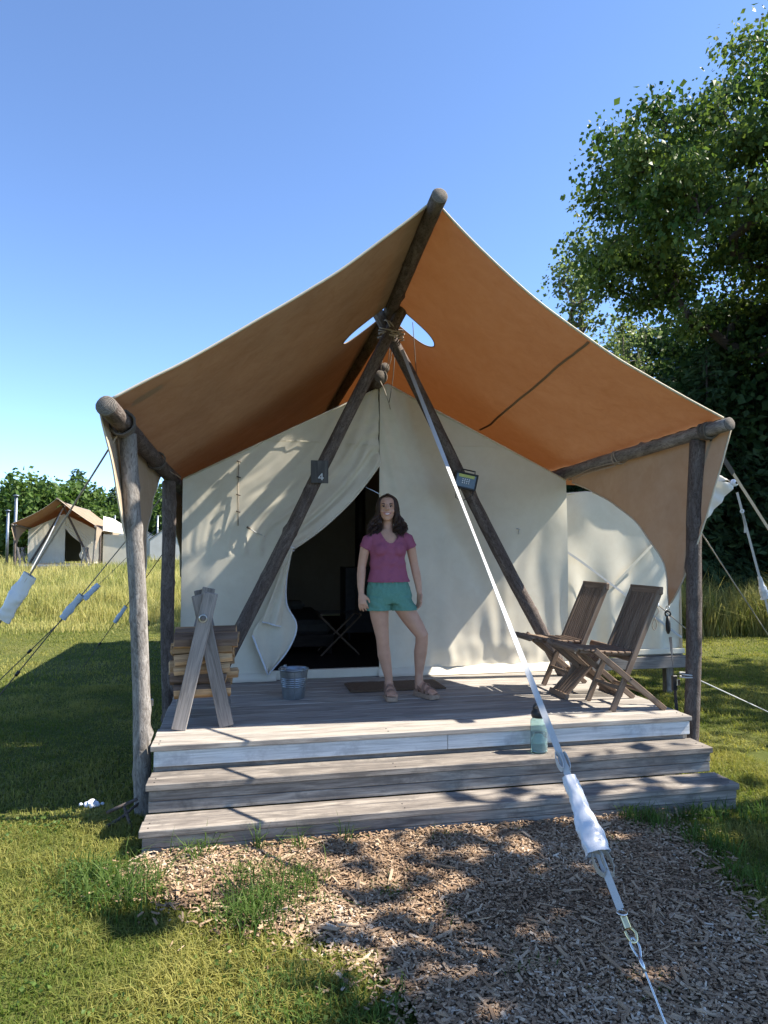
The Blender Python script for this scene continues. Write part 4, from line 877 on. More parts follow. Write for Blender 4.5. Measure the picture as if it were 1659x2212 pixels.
tube('wall_lamp', [(4.80, 7.36, 1.10), (4.88, 7.36, 1.105)], .028, MAT['hem_white'], st, 10); tube('wall_cord', catmull([(4.86, 7.36, 1.07), (4.88, 7.35, 1.02), (4.82, 7.35, .93), (4.79, 7.35, .85), (4.82, 7.35, .80), (4.85, 7.35, .86), (4.83, 7.35, .94)], 6), .006, MAT['rope'], st, 5)
tube('wall_cord', [(4.88, 7.37, 1.10), (5.25, 7.36, .80)], .007, MAT['rope'], st, 5)
log('post', (6.30, 8.62, -.1), (6.24, 8.60, 2.36), .06, .055, st, 41, 6, .02)
log('post', (5.18, 7.62, .4), (5.16, 7.62, 1.9), .035, .03, st, 42, 3, .01)
sf = empty('side_fly', (4.7, 7.6, 2.4), 'white canvas fly of the annex tent, its corner pointing right behind the corner post', 'canopy')
def tri_sheet(name, P, mat, parent, n=18, amp=.02, f=9.0, sag=.05):
    a, b_, c_ = [Vector(p) for p in P]; V = []; F = []; ix = {}; nn = (b_ - a).cross(c_ - a).normalized()
    for i in range(n + 1):
        for j in range(n + 1 - i):
            u, w = i / n, j / n; p = a + (b_ - a) * u + (c_ - a) * w; q = (1 - u - w)
            p = p + nn * (amp * math.sin((u - w) * f) * u * 1.4 + amp * noise.noise(p * 4)) - Vector((0, 0, sag)) * 4 * (w * q + u * q + u * w) * .6; ix[i, j] = len(V); V.append(p)
    for i in range(n):
        for j in range(n - i):
            F.append((ix[i, j], ix[i + 1, j], ix[i, j + 1]))
            if j < n - i - 1: F.append((ix[i + 1, j], ix[i + 1, j + 1], ix[i, j + 1]))
    return put(name, pym(V, F, True), parent, MAT[mat])
tri_sheet('roof_panel', [(3.42, 7.3, 2.62), (6.02, 7.42, 2.585), (3.42, 9.6, 2.75)], 'fly_canvas', sf, sag=.03)
tri_sheet('corner_gusset', [(5.02, 7.45, 2.72), (6.02, 7.40, 2.585), (5.35, 7.40, 1.90)], 'white_canvas', sf, amp=.03, f=14)
tri_sheet('corner_gusset', [(5.00, 7.60, 2.98), (6.02, 7.42, 2.60), (5.0, 7.42, 2.66)], 'white_canvas', sf, amp=.025, f=14, sag=.02)
tri_sheet('corner_gusset', [(5.35, 7.42, 1.90), (5.02, 7.5, 2.66), (5.22, 7.5, .95)], 'white_canvas', sf, amp=.03, f=14)
tube('corner_grommet', [(6.0, 7.38, 2.585), (6.0, 7.42, 2.585)], .045, MAT['hem_white'], sf, 14); tube('corner_grommet', [(6.02, 7.365, 2.585), (6.02, 7.385, 2.585)], .016, MAT['black_metal'], sf, 10)
g7 = empty('guy_line', (7.0, 7.75, 0), 'bright white guy strap with a white sleeve below the annex fly corner', 'guy line', 'side guy lines')
A, B = Vector((6.02, 7.41, 2.57)), Vector((7.0, 7.75, 0)); ribbon('strap', [lerp3(A, B, t) for t in np.linspace(0.04, 1, 16)], .030, rt, MAT['webbing'], g7, .003); sleeve('sleeve', lerp3(A, B, .45), lerp3(A, B, .56), .022, .06, 'sleeve_vinyl', g7, 3, .6, rt); ring('buckle', lerp3(A, B, .13), fw, .022, .006, 'hem_white', g7); ribbon('strap_tail', [lerp3(A, B, .14), lerp3(A, B, .2) + rt * -.01, lerp3(A, B, .235) - rt * .035], .025, rt, MAT['webbing'], g7, .003)
g8 = empty('guy_line', (8.6, 9.6, 0), 'thin grey cord behind the white strap, running down to the rough grass', 'guy line', 'side guy lines')
tube('rope', [(6.2, 8.6, 2.3), (8.6, 9.6, .0)], .010, MAT['webbing_tan'], g8, 6)

# ---------------------------------------------------------------- sign, lamp
sg = empty('number_sign', (.683, 6.09, 2.45), 'small grey wooden plaque numbered 4 on the left crossed leg', 'sign')
put('plaque', boxmesh(.205, .157, .018, .003), sg, MAT['plaque_wood'], Matrix.Translation((.683, 6.105, 2.452)) @ Matrix(((0, 1, 0, 0), (0, 0, -1, 0), (-1, 0, 0, 0), (0, 0, 0, 1))))
def num4(c, s, th, y):
    q = [(-.36, -.16), (.12, .52)]; parts = []
    def stroke(a, b_, w):
        a, b_ = Vector(a), Vector(b_); d = (b_ - a).normalized(); nrm_ = Vector((-d.y, d.x)); V = []
        for yy in (y, y - th):
            for p in (a + nrm_ * w, a - nrm_ * w, b_ - nrm_ * w, b_ + nrm_ * w): V.append((c[0] + p.x * s, yy, c[1] + p.y * s))
        return V, [(0, 1, 2, 3), (7, 6, 5, 4), (0, 4, 5, 1), (1, 5, 6, 2), (2, 6, 7, 3), (3, 7, 4, 0)]
    return merge([stroke((.14, -.5), (.14, .5), .075), stroke((.17, .47), (-.36, -.17), .06), stroke((-.42, -.2), (.40, -.2), .065)])
plain('paint_white', (.62, .64, .64), .6, noise_amt=.1)
put('numeral', pym(*num4((.695, 2.408), .062, .003, 6.0955)), sg, MAT['paint_white'])
fl_ = empty('flood_light', (2.07, 6.12, 2.40), 'black square floodlight clamped to the right crossed leg', 'light')
Mf = Matrix.Translation((2.07, 6.13, 2.40)) @ Matrix.Rotation(R(13), 4, 'Y') @ Matrix.Rotation(R(-12), 4, 'Z')
def fpart(name, c, size, mat, bev=.004, rot=None): return put(name, boxmesh(*size, bev), fl_, MAT[mat], Mf @ Matrix.Translation(c) @ (rot or Matrix.Identity(4)))
fpart('housing', (0, .02, 0), (.215, .05, .155), 'black_metal', .008)
for c_, s_ in (((0, -.012, .07), (.215, .02, .016)), ((0, -.012, -.07), (.215, .02, .016)), ((-.1, -.012, 0), (.016, .02, .128)), ((.1, -.012, 0), (.016, .02, .128))): fpart('bezel', c_, s_, 'black_metal')
plain('lamp_glass', (.05, .065, .055), .12, 0, .05, spec=.8); plain('led_yellow', (.42, .45, .10), .4)
fpart('lens', (0, -.006, 0), (.184, .004, .124), 'lamp_glass', 0)
fpart('reflector', (.0, -.0095, .045), (.15, .003, .028), 'led_yellow', 0)
for i in range(4):
    for j in range(3): fpart('led', (-.03 + .02 * i, -.0095, .015 - .018 * j), (.010, .003, .009), 'paint_white', 0)
tube('handle', [Mf @ Vector(p) for p in ((-.06, .0, .078), (-.06, 0, .105), (.07, 0, .105), (.07, 0, .078))], .007, MAT['black_metal'], fl_, 6)
tube('bracket', [Mf @ Vector(p) for p in ((-.115, .02, 0), (-.125, .05, .03), (-.10, .09, .08))], .010, MAT['black_metal'], fl_, 6)
tube('cord', [Mf @ Vector(p) for p in ((.09, .0, -.08), (.09, -.01, -.12), (.05, .0, -.16), (.0, .03, -.19), (-.06, .02, -.17), (-.07, .0, -.11), (-.04, .0, -.08))], .004, MAT['black_metal'], fl_, 5)

# ---------------------------------------------------------------- firewood rack and firewood
rk = empty('firewood_rack', (-.25, 5.25, D), 'grey weathered A-shaped plank rack holding firewood at the left of the deck', 'rack')
for y, xl, xr in ((4.955, -.407, -.085), (5.60, -.44, -.11)):
    sgn = -1 if y < 5.2 else 1
    bar('leg', (xl, y, D + .006), (xl + .205 * (1.0 if y < 5.2 else .95), y, D + .94), .098, .034, (1, 0, .2), MAT['rack_wood'], rk)
    bar('leg', (xr, y + .037, D + .006), (xr - .205, y + .037, D + .925), .098, .034, (1, 0, -.2), MAT['rack_wood'], rk)
tube('rail', [(-.253, 4.905, 1.275), (-.25, 5.72, 1.275)], .019, MAT['rack_wood'], rk, 12)
tube('rail', [(-.392, 4.99, .70), (-.392, 5.70, .70)], .02, MAT['rack_wood'], rk, 12); tube('rail', [(-.10, 4.99, .70), (-.10, 5.70, .70)], .02, MAT['rack_wood'], rk, 12)
ring('washer', (-.253, 4.93, 1.275), (0, 1, 0), .024, .005, 'steel', rk)
def split(name, c, L, r, rot, seed, label, sgn=1):
    """split log: a wedge with bark on its round side, length along X"""
    rnd = random.Random(seed); n = 7; prof = []; a0, a1 = -.3 - rnd.random() * .3, math.pi + .2 + rnd.random() * .3
    prof = [(rnd.uniform(-.1, .1), -.75 - rnd.random() * .15)] + [(math.cos(a) * rnd.uniform(.82, 1.0), math.sin(a) * rnd.uniform(.6, .8)) for a in np.linspace(a0, a1, 6)]
    V = []; F = []; m_ = len(prof)
    for i in range(n + 1):
        x = (i / n - .5) * L
        for k, (p, q) in enumerate(prof): V.append((x + (0 if 0 < i < n else .006 * rnd.uniform(-1, 1)), r * p * (1 + .07 * noise.noise((x * 9, k, seed))), r * q * (1 + .07 * noise.noise((x * 9, k + 9, seed)))))
    for i in range(n):
        for k in range(m_): k2 = (k + 1) % m_; F.append((i * m_ + k, i * m_ + k2, (i + 1) * m_ + k2, (i + 1) * m_ + k))
    F.append(tuple(range(m_))[::-1]); F.append(tuple(n * m_ + k for k in range(m_)))
    me = pym(V, F); o = put(name, me, None, [MAT['firewood'], MAT['firewood_bark']], Matrix.Translation(c) @ Matrix.Rotation(rot[2], 4, 'Z') @ Matrix.Rotation(rot[1], 4, 'Y') @ Matrix.Rotation(rot[0], 4, 'X'))
    mi = []
    for i in range(n):
        for k in range(m_): mi.append(1 if (2 <= k <= 4 and seed % 2 == 0) else 0)
    me.polygons.foreach_set('material_index', mi + [0, 0]); return tag(o, label, 'firewood', 'firewood in the rack')
rnd = random.Random(9); rows = ['bottom row', 'second row', 'third row', 'fourth row', 'fifth row', 'top row']
z = .758
for r_ in range(6):
    rr_ = [.05, .042, .045, .038, .042, .048][r_]
    for k in range(4):
        y = 5.065 + .145 * k; where = ['front', 'second', 'third', 'rear'][k]; L = rnd.uniform(.36, .42) if r_ < 5 else .44
        split('firewood_split', (-.25 + rnd.uniform(-.045, .045) - (.012 if r_ == 5 else 0), y + rnd.uniform(-.008, .008), z), L, rr_ * rnd.uniform(1.0, 1.4), (rnd.uniform(0, 6.28), rnd.uniform(-.05, .05), rnd.uniform(-.09, .09)), r_ * 10 + k, 'split firewood piece in the rack, %s, %s column from the deck front' % (rows[r_], where))
    z += rr_ * 1.62
lo = log('fallen_split', (-.40, 5.45, D + .04), (-.36, 5.32, D + .26), .035, .035, None, 61, 1, .002, 10, (MAT['firewood_bark'], MAT['firewood'])); tag(lo, 'short bark-covered log standing on the deck behind the rack legs', 'firewood')

# ---------------------------------------------------------------- bucket, mat, bottle
bk = empty('bucket', (.445, 5.84, D), 'galvanised metal bucket standing by the tent door', 'bucket'); Mb = Matrix.Translation((.445, 5.84, D))
prof = [(.0001, .014), (.082, .014), (.084, .0), (.090, .0)] + [(.090 + .030 * t + (.0035 * math.sin((t - .42) / .34 * 5 * 6.283) if .42 < t < .76 else 0), .24 * t) for t in np.linspace(.02, .97, 60)] + [(.125, .236), (.1285, .240), (.1285, .246), (.124, .248), (.119, .243), (.112, .20), (.092, .02), (.0001, .018)]
put('body', pym(*lathe(prof, 40), True), bk, MAT['galvanised'], Mb)
for s in (-1, 1): bar('handle_ear', (.445 + s * .118 * math.cos(1.0), 5.84 - s * .118 * math.sin(1.0), D + .20), (.445 + s * .124 * math.cos(1.0), 5.84 - s * .124 * math.sin(1.0), D + .262), .03, .006, (.8, .6, 0), MAT['galvanised'], bk)
hp = [Mb @ (Matrix.Rotation(-1.0, 4, 'Z') @ Vector((math.cos(a) * .126, -.108 * math.sin(a), .25 + .004 * math.sin(a)))) for a in np.linspace(0, math.pi, 20)]; tube('handle', hp, .004, MAT['galvanised'], bk, 6); tube('handle_grip', hp[8:12], .010, MAT['rack_wood'], bk, 8)
bar('side_seam', (.445, 5.84 - .094, D + .01), (.445, 5.84 - .121, D + .235), .012, .004, (1, 0, 0), MAT['galvanised'], bk)
m, nt, b = nodes('coir'); b.inputs['Roughness'].default_value = 1; v = objvec(nt, (1, 1, 1)); n1 = noi(nt, v, 220, 3, .7); nt.links.new(ramp(nt, n1, [(.3, (.07, .043, .025)), (.7, (.21, .135, .08))]), b.inputs['Base Color']); bump(nt, b, n1, 1, .01)
bm = bmesh.new(); gx = 40; gy = 18
for f in range(1): pass
Vm = []; Fm = []
for top in (0, 1):
    for i in range(gx + 1):
        for j in range(gy + 1):
            e = min(i, gx - i, j, gy - j); Vm.append((.945 + .86 * i / gx, 5.93 + .38 * j / gy, D + .003 + (0 if not top else (.020 if e else .012) + .004 * noise.noise((i * .9, j * .9, 1)))))
n_ = (gx + 1) * (gy + 1)
for i in range(gx):
    for j in range(gy): a = i * (gy + 1) + j; Fm.append((a, a + 1, a + gy + 2, a + gy + 1)); Fm.append((n_ + a, n_ + a + gy + 1, n_ + a + gy + 2, n_ + a + 1))
for i in range(gx): a = i * (gy + 1); Fm.append((a, a + gy + 1, n_ + a + gy + 1, n_ + a)); a += gy; Fm.append((a, n_ + a, n_ + a + gy + 1, a + gy + 1))
for j in range(gy): a = j; Fm.append((a, n_ + a, n_ + a + 1, a + 1)); a = gx * (gy + 1) + j; Fm.append((a, a + 1, n_ + a + 1, n_ + a))
bm.free(); tag(put('door_mat', pym(Vm, Fm), None, MAT['coir']), 'brown coir doormat lying behind the person at the tent door', 'doormat')
bo = empty('water_bottle', (2.055, 4.535, .34), 'clear teal water bottle with black lid standing on the upper step', 'bottle'); Mo = Matrix.Translation((2.055, 4.535, .342))
m, nt, b = nodes('bottle_plastic'); b.inputs['Base Color'].default_value = (.74, .92, .92, 1); b.inputs['Roughness'].default_value = .12; b.inputs['Transmission Weight'].default_value = .92; b.inputs['IOR'].default_value = 1.25
m, nt, b = nodes('water'); b.inputs['Base Color'].default_value = (.72, .92, .94, 1); b.inputs['Roughness'].default_value = .02; b.inputs['Transmission Weight'].default_value = 1; b.inputs['IOR'].default_value = 1.33
outer = [(.0001, .0), (.050, .0), (.057, .006), (.059, .02), (.059, .20), (.057, .215), (.048, .228), (.040, .236), (.040, .245)]; inner = [(r - .003 if r > .01 else r, z_ + (.004 if z_ < .01 else 0)) for r, z_ in outer][::-1]
put('body', pym(*lathe(outer + inner, 40), True), bo, MAT['bottle_plastic'], Mo)
put('water', pym(*lathe([(.0001, .006), (.048, .006), (.0545, .012), (.0545, .135), (.0001, .135)], 32), True), bo, MAT['water'], Mo)
lid = put('lid', pym(*lathe([(.0001, .238), (.047, .238), (.051, .244), (.051, .272), (.046, .282), (.040, .286), (.040, .300), (.030, .304), (.0001, .304)], 32), True), bo, MAT['black_metal'], Mo)
tube('lid_loop', [Mo @ Vector((math.cos(a) * .034, .006, .298 + .036 * math.sin(a))) for a in np.linspace(0, math.pi, 14)], .008, MAT['black_metal'], lid, 8)
bar('spout', Mo @ Vector((-.012, -.02, .302)), Mo @ Vector((.024, -.02, .318)), .018, .014, (0, 1, 0), MAT['black_metal'], lid)

# ---------------------------------------------------------------- folding chairs and stool
def chair(name, label, off, seed):
    ox, oy = off; c_ = empty(name, (2.95 + ox, 5.03 + oy, D), label, 'chair', 'teak folding chairs')
    T = MAT['teak']; y0, y1 = 4.845 + oy, 5.225 + oy; Pq = lambda x, z: (x + ox, z)
    def rail(nm, a, b_, y, w=.045, t=.024): return bar(nm, (a[0] + ox, y, a[1]), (b_[0] + ox, y, b_[1]), w, t, (1, 0, .3), T, c_, .004)
    for y in (y0, y1): rail('back_rail', (2.80, D + .004), (3.235, 1.435), y, .046, .024)
    for y in (y0 - .027, y1 + .027): rail('cross_leg', (3.235, D + .004), (2.65, .985), y, .044, .024)
    for y in (y0 + .03, y1 - .03): rail('seat_rail', (2.55, .975), (3.03, .935), y, .032, .024)
    bar('top_bar', (3.233 + ox, y0 - .022, 1.43), (3.233 + ox, y1 + .022, 1.43), .062, .034, (.1, 0, 1), T, c_, .006)
    bar('lower_bar', (2.985 + ox, y0, .90), (2.985 + ox, y1, .90), .04, .022, (.1, 0, 1), T, c_); bar('stretcher', (3.06 + ox, y0 - .02, .655), (3.06 + ox, y1 + .02, .655), .036, .022, (.7, 0, -.6), T, c_); bar('stretcher', (2.88 + ox, y0, .68), (2.88 + ox, y1, .68), .03, .022, (.3, 0, 1), T, c_)
    n = 11; Mh, L = frame((3.00 + ox, 0, .935), (3.218 + ox, 0, 1.405), (0, 1, 0)); me = boxmesh(L, .0195, .012, .002); me.materials.append(T)
    for k in range(n): put('back_slat', me, c_, None, Matrix.Translation((0, y0 + .032 + (y1 - y0 - .064) * k / (n - 1), 0)) @ Mh)
    xs_ = np.linspace(2.54, 3.0, 9); me = boxmesh(.40, .046, .016, .004); me.materials.append(T)
    for k, x in enumerate(xs_): put('seat_slat', me, c_, None, Matrix.Translation((x + ox, (y0 + y1) / 2, .997 - .04 * (k / 8) - .014 * math.sin(math.pi * k / 8))) @ Matrix.Rotation(.05, 4, 'Y') @ Matrix.Rotation(math.pi / 2, 4, 'Z'))
    bar('front_bar', (2.515 + ox, y0 + .0, .985), (2.515 + ox, y1, .985), .04, .03, (1, 0, .2), T, c_, .008)
    for y in (y0 - .042, y1 + .042): tube('pivot_bolt', [(2.944 + ox, y, .76), (2.944 + ox, y + (.012 if y < 5 + oy else -.012), .76)], .008, MAT['black_metal'], c_, 8)
    return c_
chair('folding_chair', 'teak folding chair nearest the deck front, at the right', (0, 0), 1)
chair('folding_chair', 'teak folding chair farther back, against the sunlit wall', (-.075, .675), 2)
stl = empty('folding_stool', (2.85, 5.48, D), 'low slatted teak folding stool between the two chairs', 'stool'); T = MAT['teak']
for (a, b_, nm, e0, e1) in (((2.655, D + .022), (3.05, .93), 'slat', 5.29, 5.61), ((2.66, .955), (3.16, D + .02), 'slat', 5.31, 5.66)):
    Mh, L = frame((a[0], 0, a[1]), (b_[0], 0, b_[1]), (0, 1, 0)); me = boxmesh(L - .03, .024, .013, .002); me.materials.append(T)
    for k in range(7): put('slat', me, stl, None, Matrix.Translation((0, e0 + .035 + (e1 - e0 - .07) * k / 6, 0)) @ Mh)
    for q in (a, b_): bar('end_bar', (q[0], e0, q[1]), (q[0], e1, q[1]), .05, .03, (.4, 0, 1), T, stl, .006)
# ---------------------------------------------------------------- bits on the lawn
wb = empty('plastic_bundle', (-.96, 5.0, 0), 'crumpled white plastic bundle lying in the shaded lawn left of the steps', 'plastic bundle')
for k, (dx, dy, r_) in enumerate(((0, 0, .03), (.027, -.015, .022), (-.033, -.008, .019), (.008, -.026, .022), (.065, .0, .011), (-.075, .015, .012))):
    V, F = lathe([(r_ * math.sin(a) + .0001, r_ * .8 * math.cos(a)) for a in np.linspace(math.pi, 0, 10)], 14); V = [Vector(p) * (1 + .55 * noise.noise(Vector(p) * 42 + Vector((k * 3, 0, 0)))) for p in V]; put('fold', pym(V, F), wb, MAT['hem_white'], Matrix.Translation((-.96 + dx, 5.0 + dy, .035 + r_ * .5)))
st_ = log('dry_stick', (-.80, 4.62, .03), (-.56, 4.80, .14), .012, .008, None, 91, 2, .012, 8, (MAT['bark_dark'], MAT['log_end'])); tag(st_, 'dark dry stick leaning on the foot of the left post', 'stick')
sk = empty('tent_stake', (-.62, 4.62, 0), 'thick tent stake driven in beside the left corner post', 'stake'); tube('shaft', [(-.62, 4.62, -.1), (-.70, 4.60, .16)], .010, MAT['bark_dark'], sk, 8); tube('crossbar', [(-.80, 4.60, .12), (-.62, 4.60, .19)], .011, MAT['bark_dark'], sk, 8)

# ---------------------------------------------------------------- inside the tent
bed = empty('camp_bed', (.6, 9.0, D), 'dark low bed inside the tent seen through the door', 'bed')
plain('blanket', (.05, .045, .04), .9); plain('linen', (.16, .15, .13), .9)
board('bed_frame', (.35, 9.2, D + .16), (1.5, 2.0, .14), MAT['shaded_board'], bed); board('mattress', (.35, 9.2, D + .31), (1.44, 1.94, .18), MAT['blanket'], bed, bev=.05)
for sx in (-.6, .6): board('pillow', (.35 + sx * .5, 9.95, D + .45), (.5, .34, .12), MAT['linen'], bed, bev=.05)
for sx in (-.7, .7):
    for sy in (-.95, .95): bar('leg', (.35 + sx, 9.2 + sy, D), (.35 + sx, 9.2 + sy, D + .1), .06, .06, (1, 0, 0), MAT['shaded_board'], bed)
lr = empty('luggage_rack', (1.15, 8.2, D), 'folding luggage rack with crossed legs inside the tent door', 'rack')
for y in (8.0, 8.4): bar('leg', (.92, y, D + .01), (1.38, y, D + .46), .03, .02, (0, 1, 0), MAT['teak'], lr); bar('leg', (1.38, y + .022, D + .01), (.92, y + .022, D + .46), .03, .02, (0, 1, 0), MAT['teak'], lr)
for x in (.92, 1.38): bar('rail', (x, 7.95, D + .48), (x, 8.47, D + .48), .03, .025, (0, 0, 1), MAT['teak'], lr)
for y in (8.06, 8.2, 8.34): bar('strap', (.91, y, D + .50), (1.39, y, D + .50), .04, .004, (0, 1, 0), MAT['blanket'], lr)
wr = empty('wood_stove', (1.75, 9.6, D), 'black stove cabinet with its pipe inside the tent, left of the person', 'stove'); board('body', (1.72, 9.6, D + .55), (.62, .5, .9), MAT['stove_steel'], wr); board('door', (1.72, 9.34, D + .6), (.36, .02, .34), MAT['black_metal'], wr); tube('pipe', [(1.66, 9.6, D + 1.0), (1.66, 9.6, 3.0)], .075, MAT['stove_steel'], wr, 16)
for sx in (-.25, .25):
    for sy in (-.2, .2): bar('leg', (1.72 + sx, 9.6 + sy, D), (1.72 + sx, 9.6 + sy, D + .1), .04, .04, (1, 0, 0), MAT['black_metal'], wr)
q = flypt(-1, .875, 4.62); sb_ = empty('fly_lamp', q, 'small dark box peeping over the left edge of the fly', 'lamp'); put('case', boxmesh(.11, .09, .03, .006), sb_, MAT['black_metal'], Matrix.Translation(q + Vector((0, .02, .03))) @ Matrix.Rotation(-.6, 4, 'Y')); put('panel', boxmesh(.09, .07, .004, .001), sb_, MAT['lamp_glass'], Matrix.Translation(q + Vector((-.009, .02, .046))) @ Matrix.Rotation(-.6, 4, 'Y'))
# ---------------------------------------------------------------- the person
m, nt, b = nodes('skin'); b.inputs['Roughness'].default_value = .5; b.inputs['Specular IOR Level'].default_value = .35; v = objvec(nt, (1, 1, 1), False); n1 = noi(nt, v, 14, 4, .6)
nt.links.new(ramp(nt, n1, [(.3, (.44, .245, .165)), (.7, (.53, .305, .21))]), b.inputs['Base Color']); b.inputs['Subsurface Weight'].default_value = .12; b.inputs['Subsurface Radius'].default_value = (.012, .005, .003)
plain('shirt_knit', (.27, .085, .14), .9, noise_amt=.1, scale=300, spec=.15, bmp=.2)
plain('shorts_linen', (.105, .245, .195), .9, noise_amt=.14, scale=120, spec=.15, bmp=.2)
plain('hair_brown', (.032, .016, .011), .5, noise_amt=.4, scale=60, spec=.35)
plain('sandal_strap', (.26, .15, .105), .5, noise_amt=.15, scale=60); plain('sandal_sole', (.34, .235, .165), .8, noise_amt=.2, scale=80)
plain('lip', (.46, .16, .15), .4); plain('tooth', (.80, .76, .70), .3); plain('eye_dark', (.02, .014, .012), .2); plain('eye_white', (.45, .40, .38), .3); plain('gold', (.75, .58, .28), .3, 1.0)
def loft(rings, seg=20):
    """closed solid through elliptical rings (centre, half-width vector, half-depth vector)"""
    V = []; F = []
    for c, a_, b_ in rings:
        c, a_, b_ = Vector(c), Vector(a_), Vector(b_)
        for k in range(seg): t = 6.28318 * k / seg; V.append(c + a_ * math.cos(t) + b_ * math.sin(t))
    n = len(rings)
    for i in range(n - 1):
        for k in range(seg): k2 = (k + 1) % seg; F.append((i * seg + k, i * seg + k2, (i + 1) * seg + k2, (i + 1) * seg + k))
    F.append(tuple(range(seg))[::-1]); F.append(tuple((n - 1) * seg + k for k in range(seg)))
    return V, F
def hring(x, y, z, rx, ry): return ((x, y, z), (rx, 0, 0), (0, ry, 0))
def limb(P, rad, seg=14, flat=None, side=None):
    P = [Vector(p) for p in P]; n = len(P); out = []; fl_ = flat or [1] * n
    for i in range(n):
        t = (P[min(i + 1, n - 1)] - P[max(i - 1, 0)]).normalized(); s = Vector(side) if side is not None else Vector((1, 0, 0)); s = (s - t * s.dot(t)).normalized(); w = t.cross(s); out.append((P[i], s * rad[i], w * rad[i] * fl_[i]))
    return loft(out, seg)
def ball(c, r, sx=1, sy=1, sz=1, seg=14):
    return loft([((c[0], c[1], c[2] + r * sz * math.sin(a)), (max(.0005, r * sx * math.cos(a)), 0, 0), (0, max(.0005, r * sy * math.cos(a)), 0)) for a in np.linspace(-1.5, 1.5, 9)], seg)
def fuse(parts, voxel, it):
    bm = bmesh.new()
    for V, F in parts:
        vv = [bm.verts.new(p) for p in V]; fs = [bm.faces.new([vv[i] for i in q]) for q in F]
        bmesh.ops.recalc_face_normals(bm, faces=fs)
    me = bm_mesh(bm); o = bpy.data.objects.new('fuse_source', me); COL.objects.link(o)
    r_ = o.modifiers.new('r', 'REMESH'); r_.mode = 'VOXEL'; r_.voxel_size = voxel; s = o.modifiers.new('s', 'SMOOTH'); s.factor = .5; s.iterations = it
    dg = bpy.context.evaluated_depsgraph_get(); dg.update(); out = bpy.data.meshes.new_from_object(o.evaluated_get(dg)); bpy.data.objects.remove(o); bpy.data.meshes.remove(me); out.shade_smooth(); return out
CX, CY = 1.222, 5.68
person = empty('person', (1.3, 5.62, D), 'smiling person in plum V-neck t-shirt and teal shorts standing at the tent door', 'person')
body = []
hd = [(1.998, -.062, .022, .022), (2.008, -.052, .036, .04), (2.025, -.036, .048, .058), (2.05, -.022, .058, .074), (2.08, -.011, .0645, .084), (2.11, -.005, .069, .090), (2.14, 0, .071, .092), (2.165, .004, .069, .088), (2.187, .008, .060, .076), (2.203, .01, .043, .053), (2.212, .01, .016, .02)]
HX = CX - .010; HY = CY - .02
HR = Matrix.Translation((HX, HY, 0)) @ Matrix.Rotation(R(-13), 4, 'Z') @ Matrix.Translation((-HX, -HY, 0))
def turn(part): return [HR @ Vector(p) for p in part[0]], part[1]
HB = len(body)
body.append(loft([hring(HX, HY + y, z, rx, ry) for z, y, rx, ry in hd], 28))
body.append(loft([((HX, HY - .088, 2.128), (.009, 0, 0), (0, .012, 0)), ((HX, HY - .097, 2.108), (.011, 0, 0), (0, .016, 0)), ((HX, HY - .103, 2.090), (.016, 0, 0), (0, .020, 0)), ((HX, HY - .098, 2.081), (.014, 0, 0), (0, .016, 0))], 12))
for s in (-1, 1):
    body.append(ball((HX + s * .036, HY - .066, 2.074), .024, 1, .8, .85)); body.append(ball((HX + s * .072, HY + .012, 2.10), .018, .5, .9, 1.6)); body.append(ball((HX + s * .028, HY - .080, 2.134), .020, 1.2, .5, .45))
body.append(ball((HX, HY - .088, 2.052), .024, 1.25, .55, .7)); body.append(ball((HX, HY - .075, 2.010), .02, 1.1, .9, .8))
body = [turn(q) for q in body]
body.append(loft([hring(CX - .002, CY + .012, z, r_, r2) for z, r_, r2 in ((1.86, .07, .06), (1.92, .055, .055), (1.96, .048, .05), (2.02, .047, .05), (2.06, .045, .05))]))
tr = [(1.33, 0, .150, .100), (1.39, 0, .172, .112), (1.45, -.0, .163, .104), (1.52, -.002, .148, .095), (1.60, -.004, .138, .09), (1.66, -.005, .14, .093), (1.73, -.006, .147, .1), (1.79, -.004, .152, .098), (1.845, 0, .160, .088), (1.88, .004, .158, .074), (1.905, .006, .125, .06), (1.925, .008, .07, .05)]
body.append(loft([hring(CX + .004 * (1.6 - z) * 8, CY + y, z, rx, ry) for z, y, rx, ry in tr], 28))
for s in (-1, 1): body.append(ball((CX + s * .066, CY - .062, 1.755), .062, 1, .95, .95))
ARM = {-1: [(1.090, CY + .004, 1.852), (1.054, CY, 1.828), (1.024, CY + .004, 1.76), (1.006, CY + .010, 1.66), (.998, CY + .01, 1.615), (.990, CY - .006, 1.54), (.984, CY - .028, 1.45), (.984, CY - .045, 1.388)],
       1: [(1.352, CY + .004, 1.860), (1.390, CY, 1.836), (1.422, CY + .004, 1.77), (1.444, CY + .012, 1.67), (1.452, CY + .012, 1.63), (1.468, CY + .0, 1.55), (1.482, CY - .015, 1.46), (1.488, CY - .025, 1.392)]}
for s in (-1, 1): body.append(limb(ARM[s], [.046, .048, .043, .038, .036, .037, .031, .024], 16, [1, 1, 1, 1, 1, .95, .85, .8]))
